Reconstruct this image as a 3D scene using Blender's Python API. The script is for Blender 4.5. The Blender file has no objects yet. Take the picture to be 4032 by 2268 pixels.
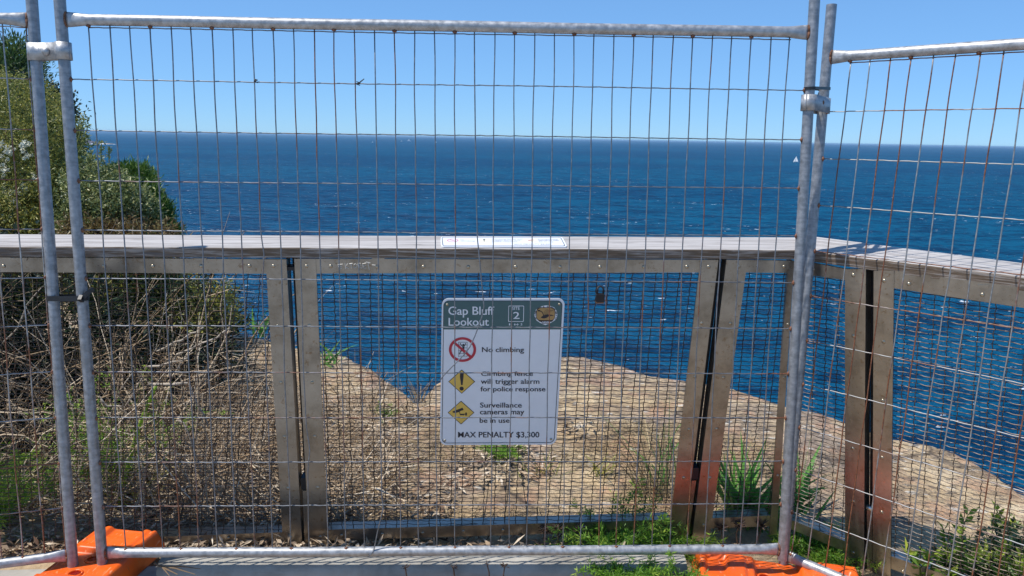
import bpy, math, random
import numpy as np
from mathutils import Vector, Matrix

# ------------------------------------------------------------------ camera, sky, sun, exposure
S = bpy.context.scene
COL = S.collection
FPX, PW, PH = 3000.0, 4032.0, 2268.0
CAMH = 1.5206
M = np.array([[0.9998406, 0.0178543, 0.0],
              [0.00345606, -0.19353934, 0.98108643],
              [0.01751661, -0.98093004, -0.1935702]])
CAM = np.array([0, 0, CAMH])
cd = bpy.data.cameras.new("camera")
cd.sensor_width = 36.0
cd.lens = FPX / PW * 36.0
cd.clip_start = 0.05
cd.clip_end = 200000.0
co = bpy.data.objects.new("camera", cd)
COL.objects.link(co)
R_, D_, F_ = M[:, 0], M[:, 1], M[:, 2]
co.matrix_world = Matrix(((R_[0], -D_[0], -F_[0], 0), (R_[1], -D_[1], -F_[1], 0), (R_[2], -D_[2], -F_[2], CAMH), (0, 0, 0, 1)))
S.camera = co

SUN_AZ, SUN_EL = 13.0, 62.0            # shadows run to +x, turned SUN_AZ degrees away from the viewer
W = bpy.data.worlds.new("World")
S.world = W
W.use_nodes = True
wn = W.node_tree.nodes
bg = wn["Background"]
sky = wn.new("ShaderNodeTexSky")
sky.sky_type = 'NISHITA'
sky.sun_disc = False
sky.sun_elevation = math.radians(SUN_EL)
sky.sun_rotation = math.radians(270.0 - SUN_AZ)
sky.altitude = 8000.0
sky.air_density = 2.0
sky.dust_density = 0.0
sky.ozone_density = 8.0
gm = wn.new("ShaderNodeGamma"); gm.inputs[1].default_value = 0.5          # softer sky contrast, as the phone recorded it
wb = wn.new("ShaderNodeMix"); wb.data_type = 'RGBA'; wb.blend_type = 'MULTIPLY'; wb.inputs[0].default_value = 1.0
wb.inputs[7].default_value = (1.42, 2.22, 3.05, 1)
W.node_tree.links.new(sky.outputs[0], gm.inputs[0]); W.node_tree.links.new(gm.outputs[0], wb.inputs[6])
W.node_tree.links.new(wb.outputs[2], bg.inputs[0])
bg.inputs[1].default_value = 0.11
sl = bpy.data.lights.new("sun", 'SUN')
sl.energy = 4.6
sl.angle = math.radians(0.5)
sl.color = (1.0, 0.95, 0.87)
so = bpy.data.objects.new("sun", sl)
COL.objects.link(so)
ce, se = math.cos(math.radians(SUN_EL)), math.sin(math.radians(SUN_EL))
TOSUN = Vector((-ce * math.cos(math.radians(SUN_AZ)), -ce * math.sin(math.radians(SUN_AZ)), se))
so.rotation_euler = TOSUN.to_track_quat('Z', 'Y').to_euler()
S.view_settings.view_transform = 'Standard'
S.view_settings.look = 'None'
S.view_settings.gamma = 1.0
S.view_settings.exposure = 0.15

rng = np.random.default_rng(7)
random.seed(7)

# ------------------------------------------------------------------ measuring helpers
def ray(x, y):
    return M @ np.array([(x - PW / 2) / FPX, (y - PH / 2) / FPX, 1.0])

def onz(x, y, z=0.0):
    r = ray(x, y)
    return CAM + (z - CAMH) / r[2] * r

def onplane(x, y, P, N):
    r = ray(x, y)
    return CAM + np.dot(P - CAM, N) / np.dot(r, N) * r

def atdist(x, y, d):
    r = ray(x, y)
    return CAM + d / r[1] * r

class Plane:
    """a flat frame of reference: origin, u along, v up, n towards the viewer"""
    def __init__(s, o, u, v):
        s.o = np.array(o, float); s.u = np.array(u, float); s.u /= np.linalg.norm(s.u)
        v = np.array(v, float); v = v - v.dot(s.u) * s.u; s.v = v / np.linalg.norm(v)
        s.n = np.cross(s.u, s.v)
    def uv(s, x, y):
        p = onplane(x, y, s.o, s.n) - s.o
        return np.array([p @ s.u, p @ s.v])
    def p(s, u, v, n=0.0):
        return s.o + u * s.u + v * s.v + n * s.n
    def pts(s, uv, n=0.0):
        uv = np.asarray(uv, float)
        return s.o + uv[:, :1] * s.u + uv[:, 1:2] * s.v + np.reshape(n, (-1, 1)) * s.n

# ------------------------------------------------------------------ mesh helpers
class MB:
    def __init__(s):
        s.v = []; s.f = []; s.n = 0; s.t = []; s.hast = False
    def add(s, v, faces, tint=None):
        v = np.asarray(v, float).reshape(-1, 3)
        if isinstance(faces, np.ndarray):
            s.f.append(faces + s.n)
        else:
            for f in faces:
                s.f.append(np.array([f]) + s.n)
        s.v.append(v)
        if tint is not None: s.hast = True
        s.t.append(np.broadcast_to(np.asarray(0.5 if tint is None else tint, float), (len(v),)))
        s.n += len(v)
        return s
    def build(s, name, mat, parent=None, smooth=False):
        me = bpy.data.meshes.new(name)
        v = np.concatenate(s.v); me.vertices.add(len(v)); me.vertices.foreach_set("co", v.ravel())
        tot = np.concatenate([np.full(len(f), f.shape[1]) for f in s.f])
        lo = np.concatenate([f.ravel() for f in s.f])
        me.loops.add(len(lo)); me.loops.foreach_set("vertex_index", lo.astype(np.int32))
        me.polygons.add(len(tot))
        st = np.concatenate([[0], np.cumsum(tot)[:-1]])
        me.polygons.foreach_set("loop_start", st.astype(np.int32))
        try: me.polygons.foreach_set("loop_total", tot.astype(np.int32))
        except Exception: pass
        me.polygons.foreach_set("use_smooth", np.full(len(tot), bool(smooth)))
        if s.hast:
            a = me.attributes.new("tint", 'FLOAT', 'POINT'); a.data.foreach_set("value", np.concatenate(s.t).astype(np.float32))
        me.update(calc_edges=True); me.validate()
        me.materials.append(mat)
        o = bpy.data.objects.new(name, me); COL.objects.link(o)
        if parent is not None: o.parent = parent
        return o
    # --- shapes
    def tube(s, path, r, sides=6, tint=None, caps=True, flat=None):
        P = np.asarray(path, float); n = len(P)
        T = np.gradient(P, axis=0); T /= np.linalg.norm(T, axis=1)[:, None] + 1e-12
        m = T.mean(0); ref = np.eye(3)[np.argmin(np.abs(m))] if flat is None else np.asarray(flat[0], float)
        A = np.cross(T, ref); A /= np.linalg.norm(A, axis=1)[:, None] + 1e-12
        Bv = np.cross(T, A)
        ang = np.arange(sides) * 2 * math.pi / sides
        ra = np.broadcast_to(np.asarray(r, float), (n,)); rb = ra if flat is None else np.broadcast_to(np.asarray(flat[1], float), (n,))
        V = P[:, None] + (np.cos(ang)[None, :, None] * ra[:, None, None]) * A[:, None] + (np.sin(ang)[None, :, None] * rb[:, None, None]) * Bv[:, None]
        i = np.arange(n - 1)[:, None] * sides; j = np.arange(sides)[None, :]; k = (j + 1) % sides
        F = np.stack([i + j, i + k, i + sides + k, i + sides + j], -1).reshape(-1, 4)
        s.add(V.reshape(-1, 3), F, tint)
        if caps:
            b = s.n - n * sides
            s.f.append(np.array([list(range(b + sides - 1, b - 1, -1))])); s.f.append(np.array([list(range(b + (n - 1) * sides, b + n * sides))]))
        return s
    def prism(s, pts, off, bev=0.0):
        """closed outline pts (n,3) pushed by vector off"""
        a = np.asarray(pts, float); n = len(a); b = a + np.asarray(off, float)
        F = [list(range(n)), list(range(2 * n - 1, n - 1, -1))] + [[i, i + n, (i + 1) % n + n, (i + 1) % n] for i in range(n)]
        return s.add(np.vstack([a, b]), F)
    def box8(s, c):
        return s.add(c, [[0, 3, 2, 1], [4, 5, 6, 7], [0, 1, 5, 4], [1, 2, 6, 5], [2, 3, 7, 6], [3, 0, 4, 7]])
    def box(s, lo, hi):
        x0, y0, z0 = lo; x1, y1, z1 = hi
        return s.box8([(x0, y0, z0), (x1, y0, z0), (x1, y1, z0), (x0, y1, z0), (x0, y0, z1), (x1, y0, z1), (x1, y1, z1), (x0, y1, z1)])
    def leaves(s, c, d, ln, wd, tint=None, up=None, fold=0.25):
        """diamond leaves: base c, direction d"""
        c = np.asarray(c, float); d = np.asarray(d, float); n = len(c)
        d = d / (np.linalg.norm(d, axis=1)[:, None] + 1e-9)
        q = rng.normal(size=(n, 3)) if up is None else np.asarray(up, float) + rng.normal(size=(n, 3)) * .35
        sd = np.cross(d, q); sd /= np.linalg.norm(sd, axis=1)[:, None] + 1e-9
        nn = np.cross(sd, d)
        ln = np.broadcast_to(ln, (n,))[:, None]; wd = np.broadcast_to(wd, (n,))[:, None]
        m = c + d * ln * .5
        V = np.stack([c, m + sd * wd * .5 + nn * wd * fold, c + d * ln, m - sd * wd * .5 + nn * wd * fold], 1)
        F = np.arange(4 * n).reshape(n, 4)
        t = None if tint is None else np.repeat(np.broadcast_to(tint, (n,)), 4)
        return s.add(V.reshape(-1, 3), F, t)
    def blades(s, c, d, ln, wd, bend, tint=None, seg=3):
        """long bending blades, tapering strips"""
        c = np.asarray(c, float); d = np.asarray(d, float); n = len(c)
        d = d / np.linalg.norm(d, axis=1)[:, None]
        hz = d * [1, 1, 0]; hz /= np.linalg.norm(hz, axis=1)[:, None] + 1e-6
        sd = np.cross(d, [0, 0, 1.0]) + rng.normal(size=(n, 3)) * .3; sd /= np.linalg.norm(sd, axis=1)[:, None] + 1e-6
        ln = np.broadcast_to(ln, (n,))[:, None]; wd = np.broadcast_to(wd, (n,))[:, None]; bend = np.broadcast_to(bend, (n,))[:, None]
        rows = []
        for k in range(seg + 1):
            t = k / seg
            p = c + d * ln * t + (hz * .6 - np.array([0, 0, .55])) * ln * bend * t * t
            w = wd * .5 * (1 - t ** 2.2) * (0.65 + .35 * min(1, 4 * t)) + .0002
            rows += [p - sd * w, p + sd * w]
        V = np.stack(rows, 1); m = 2 * (seg + 1)
        F = np.concatenate([np.stack([np.arange(n) * m + 2 * k + a for a in (0, 1, 3, 2)], 1) for k in range(seg)])
        t = None if tint is None else np.repeat(np.broadcast_to(tint, (n,)), m)
        return s.add(V.reshape(-1, 3), F, t)

def tag(o, label=None, cat=None, group=None, kind=None):
    if label: o["label"] = label
    if cat: o["category"] = cat
    if group: o["group"] = group
    if kind: o["kind"] = kind
    return o

def thing(name, label, cat, loc=(0, 0, 0), group=None):
    o = bpy.data.objects.new(name, None); COL.objects.link(o); o.empty_display_size = .1
    o.location = loc
    return tag(o, label, cat, group)

def part(mb, name, mat, root, smooth=False):
    """mesh built in world space, kept in place under its thing"""
    o = mb.build(name, mat, None, smooth)
    r = root; off = Vector((0, 0, 0))
    while r is not None:
        off += r.location; r = r.parent
    o.data.transform(Matrix.Translation(-off)); o.parent = root
    return o

def lerp(a, b, t): return np.asarray(a, float) * (1 - t) + np.asarray(b, float) * t

# ------------------------------------------------------------------ materials
def new_mat(name):
    m = bpy.data.materials.new(name); m.use_nodes = True
    nt = m.node_tree; b = nt.nodes["Principled BSDF"]
    return m, nt, b

def nd(nt, typ, **kw):
    n = nt.nodes.new(typ)
    for k, v in kw.items():
        if k in n.inputs.keys(): n.inputs[k].default_value = v
        else: setattr(n, k, v)
    return n

def coords(nt, scale=(1, 1, 1), kind='Object', rot=(0, 0, 0)):
    tc = nt.nodes.new("ShaderNodeTexCoord"); mp = nt.nodes.new("ShaderNodeMapping")
    mp.inputs['Scale'].default_value = scale; mp.inputs['Rotation'].default_value = rot
    nt.links.new(tc.outputs[kind], mp.inputs['Vector'])
    return mp.outputs[0]

def noise(nt, vec, scale, detail=4, rough=.55):
    n = nd(nt, "ShaderNodeTexNoise", Scale=scale, Detail=detail, Roughness=rough)
    nt.links.new(vec, n.inputs['Vector'])
    return n.outputs['Fac']

def ramp(nt, fac, stops, interp='LINEAR'):
    r = nt.nodes.new("ShaderNodeValToRGB"); r.color_ramp.interpolation = interp
    e = r.color_ramp.elements
    while len(e) < len(stops): e.new(.5)
    for i, (p, c) in enumerate(stops):
        e[i].position = p; e[i].color = (*c, 1) if len(c) == 3 else c
    nt.links.new(fac, r.inputs[0])
    return r.outputs[0]

def mix(nt, fac, a, b, blend='MIX'):
    m = nt.nodes.new("ShaderNodeMix"); m.data_type = 'RGBA'; m.blend_type = blend
    for sock, val in ((m.inputs[0], fac), (m.inputs[6], a), (m.inputs[7], b)):
        if isinstance(val, (int, float)): sock.default_value = val
        elif isinstance(val, tuple): sock.default_value = (*val, 1)
        else: nt.links.new(val, sock)
    return m.outputs[2]

def bump(nt, b, h, strength, dist=.01):
    n = nd(nt, "ShaderNodeBump", Strength=strength, Distance=dist)
    nt.links.new(h, n.inputs['Height']); nt.links.new(n.outputs[0], b.inputs['Normal'])
    return n

def g(v): return (v, v, v)

def m_plain(name, col, rough=.5, metal=0.0, var=.12, scale=30, bmp=0.0):
    m, nt, b = new_mat(name); v = coords(nt)
    f = noise(nt, v, scale)
    c0 = tuple(max(0, c * (1 - var)) for c in col); c1 = tuple(min(1, c * (1 + var)) for c in col)
    nt.links.new(ramp(nt, f, [(.3, c0), (.7, c1)]), b.inputs['Base Color'])
    b.inputs['Roughness'].default_value = rough; b.inputs['Metallic'].default_value = metal
    if bmp: bump(nt, b, f, bmp, .003)
    return m

def m_galv(name, rust, base=(.50, .51, .53), metal=.75, scale=7.0, r0=.36, tint_amt=0.0):
    m, nt, b = new_mat(name); v = coords(nt)
    f = noise(nt, v, 55, 3); f2 = noise(nt, coords(nt, (3, 3, 40)), 3, 3)
    zinc = ramp(nt, f, [(.36, tuple(c * .78 for c in base)), (.5, base), (.64, tuple(min(1, c * 1.22) for c in base))])
    zinc = mix(nt, ramp(nt, f2, [(.45, g(0)), (.75, g(.45))]), zinc, tuple(c * .55 for c in base))
    fr = noise(nt, v, scale, 5, .65)
    at_ = nd(nt, "ShaderNodeAttribute", attribute_name="tint")
    sh_ = nd(nt, "ShaderNodeMath", operation='MULTIPLY_ADD'); nt.links.new(at_.outputs['Fac'], sh_.inputs[0]); sh_.inputs[1].default_value = tint_amt; nt.links.new(fr, sh_.inputs[2])
    fr = sh_.outputs[0]
    rm = ramp(nt, fr, [(max(0, 1 - rust) * .75, g(0)), (max(0, 1 - rust) * .75 + .08, g(1))])
    rc = ramp(nt, noise(nt, v, 120, 2), [(.3, (.09, .03, .013)), (.7, (.26, .10, .045))])
    nt.links.new(mix(nt, rm, zinc, rc), b.inputs['Base Color'])
    mm = nd(nt, "ShaderNodeMath", operation='MULTIPLY_ADD'); nt.links.new(rm, mm.inputs[0]); mm.inputs[1].default_value = -metal; mm.inputs[2].default_value = metal
    nt.links.new(mm.outputs[0], b.inputs['Metallic'])
    rr = ramp(nt, f, [(.3, g(r0)), (.7, g(r0 + .2))]); nt.links.new(rr, b.inputs['Roughness'])
    bump(nt, b, f, .05, .001)
    return m

def m_steel(name):
    m, nt, b = new_mat(name); v = coords(nt)
    f = noise(nt, v, 9, 5, .65); f2 = noise(nt, v, 140, 2)
    c = ramp(nt, f, [(.30, (.21, .19, .162)), (.5, (.325, .303, .272)), (.70, (.39, .367, .335))])
    spots = ramp(nt, noise(nt, v, 48, 3, .7), [(.60, g(0)), (.70, g(.7))])
    c = mix(nt, spots, c, (.20, .14, .085))
    nt.links.new(c, b.inputs['Base Color'])
    b.inputs['Metallic'].default_value = .88
    nt.links.new(ramp(nt, f2, [(.2, g(.25)), (.8, g(.38))]), b.inputs['Roughness'])
    bump(nt, b, f2, .05, .001)
    return m

def m_wood(name, along):
    """weathered silver timber; grain runs along the given unit direction"""
    m, nt, b = new_mat(name)
    ang = math.atan2(along[1], along[0])
    v = coords(nt, (1.6, 34, 34), 'Object', (0, 0, 0)); mp = v.node
    rot = nt.nodes.new("ShaderNodeVectorRotate"); rot.rotation_type = 'Z_AXIS'; rot.inputs['Angle'].default_value = -ang
    tc = [n for n in nt.nodes if n.type == 'TEX_COORD'][0]
    nt.links.new(tc.outputs['Object'], rot.inputs['Vector']); nt.links.new(rot.outputs[0], mp.inputs['Vector'])
    f = noise(nt, v, 1.6, 6, .7); f2 = noise(nt, v, 5.5, 4, .6)
    mp2 = nt.nodes.new("ShaderNodeMapping"); mp2.inputs['Scale'].default_value = (4, 60, 90); nt.links.new(rot.outputs[0], mp2.inputs['Vector'])
    cr = ramp(nt, noise(nt, mp2.outputs[0], 1.2, 3, .6), [(.60, g(0)), (.68, g(1))])
    c = ramp(nt, f, [(.30, (.24, .215, .20)), (.44, (.37, .345, .33)), (.56, (.47, .445, .43)), (.72, (.58, .55, .53))])
    geo = nt.nodes.new("ShaderNodeNewGeometry"); sep = nt.nodes.new("ShaderNodeSeparateXYZ"); nt.links.new(geo.outputs['True Normal'], sep.inputs[0])
    # the vertical edge of the board keeps some brown timber with flaking grey, darkened to paint in its shade
    br = ramp(nt, f2, [(.38, (.115, .078, .05)), (.50, (.17, .125, .09)), (.62, (.34, .30, .27))])
    side = ramp(nt, sep.outputs[2], [(.3, g(1)), (.6, g(0))])
    c = mix(nt, side, c, br)
    lo = noise(nt, mp.outputs[0], .35, 4, .6)
    c = mix(nt, ramp(nt, lo, [(.46, g(0)), (.62, g(.6))]), c, mix(nt, .35, c, (.16, .125, .105)))
    c = mix(nt, cr, c, (.13, .11, .10))
    nt.links.new(c, b.inputs['Base Color']); b.inputs['Roughness'].default_value = .8
    bump(nt, b, f2, .35, .004)
    return m

def m_leaf(name, cols, rough=.45, trans=.25, spec=.4):
    m, nt, b = new_mat(name)
    a = nd(nt, "ShaderNodeAttribute", attribute_name="tint")
    n = len(cols)
    c = ramp(nt, a.outputs['Fac'], [(i / max(1, n - 1), cc) for i, cc in enumerate(cols)])
    nt.links.new(c, b.inputs['Base Color']); b.inputs['Roughness'].default_value = rough
    b.inputs['Specular IOR Level'].default_value = spec
    if trans:
        t = nt.nodes.new("ShaderNodeBsdfTranslucent"); nt.links.new(c, t.inputs[0])
        ms = nt.nodes.new("ShaderNodeMixShader"); ms.inputs[0].default_value = trans
        out = nt.nodes["Material Output"]
        nt.links.new(b.outputs[0], ms.inputs[1]); nt.links.new(t.outputs[0], ms.inputs[2]); nt.links.new(ms.outputs[0], out.inputs[0])
    return m

def m_rock():
    m, nt, b = new_mat("sandstone")
    v = coords(nt); vl = coords(nt, (1, 2.2, 9))
    big = noise(nt, v, 1.1, 5, .6); mid = noise(nt, vl, 2.2, 6, .65); fine = noise(nt, v, 26, 5, .7); pat = noise(nt, v, 4.2, 4, .55)
    c = ramp(nt, mid, [(.36, (.25, .17, .10)), (.45, (.46, .325, .185)), (.53, (.60, .44, .255)), (.63, (.74, .58, .37))])
    c = mix(nt, ramp(nt, big, [(.47, g(0)), (.58, g(.72))]), c, ramp(nt, fine, [(.38, (.17, .13, .105)), (.60, (.46, .345, .26))]))
    c = mix(nt, ramp(nt, pat, [(.53, g(0)), (.62, g(.5))]), c, (.50, .26, .16))
    c = mix(nt, ramp(nt, noise(nt, coords(nt, (1.4, 2.4, 1)), 7, 3, .5), [(.63, g(0)), (.67, g(.7))]), c, (.70, .66, .58))
    c = mix(nt, ramp(nt, noise(nt, coords(nt, (1, 3.0, 1)), 13, 4, .6), [(.54, g(0)), (.62, g(.75))]), c, (.10, .08, .068))
    c = mix(nt, ramp(nt, fine, [(.36, g(.4)), (.50, g(0))]), c, (.10, .075, .055))
    vo = nd(nt, "ShaderNodeTexVoronoi", feature='DISTANCE_TO_EDGE', Scale=1.0)
    wv = nd(nt, "ShaderNodeVectorMath", operation='MULTIPLY_ADD'); nz = nd(nt, "ShaderNodeTexNoise", Scale=2.5, Detail=4); nt.links.new(v, nz.inputs['Vector'])
    nt.links.new(nz.outputs['Color'], wv.inputs[0]); wv.inputs[1].default_value = (.5, .3, .2); nt.links.new(coords(nt, (.8, 1.7, .3)), wv.inputs[2]); nt.links.new(wv.outputs[0], vo.inputs['Vector'])
    c = mix(nt, ramp(nt, vo.outputs['Distance'], [(.006, g(.75)), (.022, g(0))]), c, (.07, .052, .04))      # joints in the stone
    nt.links.new(c, b.inputs['Base Color']); b.inputs['Roughness'].default_value = .9
    ad = nd(nt, "ShaderNodeMath", operation='MULTIPLY_ADD'); nt.links.new(mid, ad.inputs[0]); ad.inputs[1].default_value = 1.6; nt.links.new(fine, ad.inputs[2])
    bump(nt, b, ad.outputs[0], 1.0, .035)
    return m

def m_soil():
    m, nt, b = new_mat("soil")
    v = coords(nt); f = noise(nt, v, 18, 6, .7); f2 = noise(nt, v, 2.2, 3)
    c = ramp(nt, f, [(.25, (.20, .14, .085)), (.5, (.43, .315, .19)), (.75, (.60, .46, .29))])
    c = mix(nt, ramp(nt, f2, [(.4, g(0)), (.65, g(.5))]), c, (.17, .13, .10))
    nt.links.new(c, b.inputs['Base Color']); b.inputs['Roughness'].default_value = .95
    bump(nt, b, f, .9, .02)
    return m

def m_concrete():
    m, nt, b = new_mat("concrete")
    v = coords(nt); f = noise(nt, v, 5, 6, .65); f2 = noise(nt, v, 90, 3)
    c = ramp(nt, f, [(.30, (.21, .195, .17)), (.5, (.345, .325, .285)), (.70, (.46, .435, .385))])
    c = mix(nt, ramp(nt, noise(nt, coords(nt, (1, 6, 6)), 3, 5, .7), [(.5, g(0)), (.75, g(.6))]), c, (.20, .16, .13))
    nt.links.new(c, b.inputs['Base Color']); b.inputs['Roughness'].default_value = .85
    bump(nt, b, f2, .3, .003)
    return m

def m_sea():
    m, nt, b = new_mat("sea_water")
    v1 = coords(nt, (.028, .055, 1), 'Object', (0, 0, .25)); v2 = coords(nt, (.10, .21, 1), 'Object', (0, 0, -.2)); v3 = coords(nt, (.26, .80, 1), 'Object', (0, 0, .12))
    n1 = noise(nt, v1, 1, 2, .5); n2 = noise(nt, v2, 1, 4, .6); n3 = noise(nt, v3, 1, 5, .62)
    a = nd(nt, "ShaderNodeMath", operation='MULTIPLY_ADD'); nt.links.new(n1, a.inputs[0]); a.inputs[1].default_value = 2.2; nt.links.new(n2, a.inputs[2])
    a2 = nd(nt, "ShaderNodeMath", operation='MULTIPLY_ADD'); nt.links.new(n3, a2.inputs[0]); a2.inputs[1].default_value = .5; nt.links.new(a.outputs[0], a2.inputs[2])
    bn = nd(nt, "ShaderNodeBump", Strength=1.0, Distance=2.6); nt.links.new(a2.outputs[0], bn.inputs['Height'])
    big = noise(nt, coords(nt, (.0011, .0024, 1)), 1, 3, .5)
    c = ramp(nt, big, [(.42, (.0005, .044, .112)), (.58, (.0007, .057, .130))])
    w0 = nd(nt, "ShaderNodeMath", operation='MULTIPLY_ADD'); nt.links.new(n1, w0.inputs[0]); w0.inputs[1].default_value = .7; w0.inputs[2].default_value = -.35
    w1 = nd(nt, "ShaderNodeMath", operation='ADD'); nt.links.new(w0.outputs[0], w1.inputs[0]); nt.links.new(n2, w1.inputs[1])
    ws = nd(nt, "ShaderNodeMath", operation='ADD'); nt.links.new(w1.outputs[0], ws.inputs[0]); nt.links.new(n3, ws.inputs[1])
    c = mix(nt, 1.0, c, ramp(nt, ws.outputs[0], [(.82, (.5, .55, .64)), (1.0, (1, 1, 1)), (1.18, (1.5, 1.5, 1.35))]), 'MULTIPLY')  # light and dark wave faces painted into the water colour
    fo = noise(nt, coords(nt, (.20, .34, 1), 'Object', (0, 0, .1)), 1, 4, .6); fz = noise(nt, coords(nt, (.012, .02, 1)), 1, 3, .55)
    s = nd(nt, "ShaderNodeMath", operation='MULTIPLY_ADD'); nt.links.new(fz, s.inputs[0]); s.inputs[1].default_value = .35; nt.links.new(fo, s.inputs[2])
    fm = ramp(nt, s.outputs[0], [(FOAM, g(0)), (FOAM + .03, g(1))])
    c = mix(nt, fm, c, (.75, .80, .84))
    df = nt.nodes.new("ShaderNodeBsdfDiffuse"); nt.links.new(c, df.inputs[0]); nt.links.new(bn.outputs[0], df.inputs['Normal'])
    gl = nd(nt, "ShaderNodeBsdfGlossy", Roughness=.28); nt.links.new(bn.outputs[0], gl.inputs['Normal'])
    lw = nd(nt, "ShaderNodeLayerWeight", Blend=.5)
    # wave slopes keep a wind-blown sea from mirroring the horizon, so reflectance levels off at grazing angles
    fr = ramp(nt, lw.outputs['Facing'], [(.3, g(.010)), (.7, g(.018)), (.93, g(.034)), (1, g(.06))])
    k = mix(nt, fm, fr, (0, 0, 0))
    ms = nt.nodes.new("ShaderNodeMixShader"); nt.links.new(k, ms.inputs[0]); nt.links.new(df.outputs[0], ms.inputs[1]); nt.links.new(gl.outputs[0], ms.inputs[2])
    nt.nodes.remove(b); nt.links.new(ms.outputs[0], nt.nodes["Material Output"].inputs[0])
    return m

FOAM = .868
M_GALV = m_galv("galvanised_tube", .02, (.285,.295,.315), .5)
M_GALV2 = m_galv("galvanised_rail", .02, (.40, .405, .415), .5)
M_WIRE = m_galv("rusty_wire", .17, (.20, .21, .23), .55, 3.0, .38, .16)
M_WIRE_R = m_galv("rustier_wire", .23, (.30, .30, .30), .5, 3.0, .38, .30)
M_WIRE_L = m_galv("rustiest_wire", .36, (.36, .35, .34), .5, 3.0, .42, .40)
M_WOVEN = m_galv("woven_wire", .20, (.085, .062, .046), .35, 5.0, .38)
M_RUST = m_plain("weld_rust", (.17, .075, .04), .85, 0, .5, 120, .4)
M_STEEL = m_steel("stained_stainless")
M_SCREW = m_plain("screw_steel", (.42, .37, .29), .35, .85, .2, 200)
M_BLACK = m_plain("black_plastic", (.012, .013, .016), .45)
M_DARK = m_plain("dark_post", (.018, .020, .026), .4, .3)  # one near-black tone for the gap plates and spacer blocks
M_LOCK = m_plain("padlock_dark", (.028, .026, .030), .5, .4)
M_BRASS = m_plain("padlock_base", (.30, .16, .08), .5, .6)
M_WHITE = m_plain("sign_white", (.80, .81, .84), .35, 0, .02)
M_GREEN = m_plain("sign_green", (.055, .13, .135), .35, 0, .03)
M_INK = m_plain("sign_black", (.012, .015, .03), .4, 0, .03)
M_RED = m_plain("sign_red", (.50, .025, .05), .4, 0, .03)
M_YELLOW = m_plain("sign_yellow", (.78, .50, .10), .4, 0, .03)
M_TAN = m_plain("emblem_tan", (.45, .27, .10), .4, 0, .03)
M_FADEGREY = m_plain("faded_grey_print", (.52, .53, .56), .4, 0, .05)
M_FADERED = m_plain("faded_red_print", (.70, .22, .28), .4, 0, .05)
M_FADEYEL = m_plain("faded_yellow_print", (.80, .74, .58), .4, 0, .05)
M_SCRATCH = m_plain("scratched_metal", (.72, .70, .66), .6, .2, .1)
def m_orange():
    m, nt, b = new_mat("orange_plastic"); v = coords(nt)
    c = ramp(nt, noise(nt, v, 6, 4, .6), [(.4, (.72, .10, .006)), (.6, (.86, .135, .010))])
    c = mix(nt, ramp(nt, noise(nt, coords(nt, (1, 3, 1)), 34, 4, .7), [(.58, g(0)), (.72, g(.55))]), c, (.30, .13, .06))
    c = mix(nt, ramp(nt, noise(nt, coords(nt, (6, 1, 2)), 22, 2, .5), [(.66, g(0)), (.69, g(.5))]), c, (.92, .42, .22))
    nt.links.new(c, b.inputs['Base Color'])
    nt.links.new(ramp(nt, noise(nt, v, 60, 3), [(.3, g(.30)), (.7, g(.50))]), b.inputs['Roughness'])
    bump(nt, b, noise(nt, v, 160, 2), .08, .001)
    return m
M_ORANGE = m_orange()
M_ROCK = m_rock(); M_SOIL = m_soil(); M_CONC = m_concrete(); M_SEA = m_sea()
M_BARK = m_plain("grey_bark", (.17, .135, .10), .9, 0, .45, 40, .5)
M_DEADB = m_leaf("dead_twig", [(.11, .07, .04), (.32, .225, .14), (.56, .44, .31), (.84, .73, .58)], .85, 0, .2)
M_PALE = m_plain("bleached_branch", (.42, .36, .29), .85, 0, .3, 40, .4)
M_LITTER = m_leaf("dry_leaf", [(0.078, 0.052, 0.0364), (0.208, 0.1495, 0.104), (0.364, 0.273, 0.1885), (0.546, 0.442, 0.325), (0.754, 0.65, 0.52)], .75, .08, .25)
M_STRAW = m_leaf("straw", [(0.189, 0.135, 0.07425), (0.378, 0.2835, 0.162), (0.567, 0.4455, 0.27)], .75, .15, .2)
M_L_PINE = m_leaf("pine_green", [(0.0225, 0.0495, 0.0225), (0.05625, 0.1125, 0.036), (0.1237, 0.1913, 0.045), (0.225, 0.2925, 0.07875)])
M_L_OLIVE = m_leaf("olive_yellow_green", [(0.07624, 0.1017, 0.0305), (0.1907, 0.216, 0.05083), (0.3558, 0.3432, 0.07624), (0.5083, 0.4321, 0.1144)])
M_L_COAST = m_leaf("silver_olive_green", [(0.04784, 0.07654, 0.0287), (0.1435, 0.1794, 0.05741), (0.311, 0.3349, 0.1196), (0.6458, 0.6219, 0.311)])
M_L_BANK = m_leaf("banksia_green", [(0.0221, 0.06188, 0.01326), (0.0663, 0.1436, 0.0221), (0.1326, 0.2321, 0.03536), (0.221, 0.3094, 0.0663)])
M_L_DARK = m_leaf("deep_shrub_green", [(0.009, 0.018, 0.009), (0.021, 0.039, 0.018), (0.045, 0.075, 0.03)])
M_L_BROWN = m_leaf("dry_shrub_brown", [(0.07, 0.0392, 0.0168), (0.182, 0.112, 0.042), (0.28, 0.21, 0.084), (0.14, 0.154, 0.042)])
M_L_FERN = m_leaf("fern_green", [(0.06582, 0.1646, 0.02194), (0.1535, 0.329, 0.03948), (0.2852, 0.4826, 0.06582), (0.5265, 0.6582, 0.1097)], .45, .5)
M_L_STRAP = m_leaf("strap_leaf_green", [(0.06156, 0.1693, 0.03694), (0.1539, 0.3694, 0.07695), (0.277, 0.554, 0.1231)], .35, .45)
M_L_BRIGHT = m_leaf("young_leaf_green", [(0.028, 0.07, 0.014), (0.084, 0.182, 0.028), (0.224, 0.336, 0.042), (0.504, 0.56, 0.084)], .3, .3)
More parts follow.
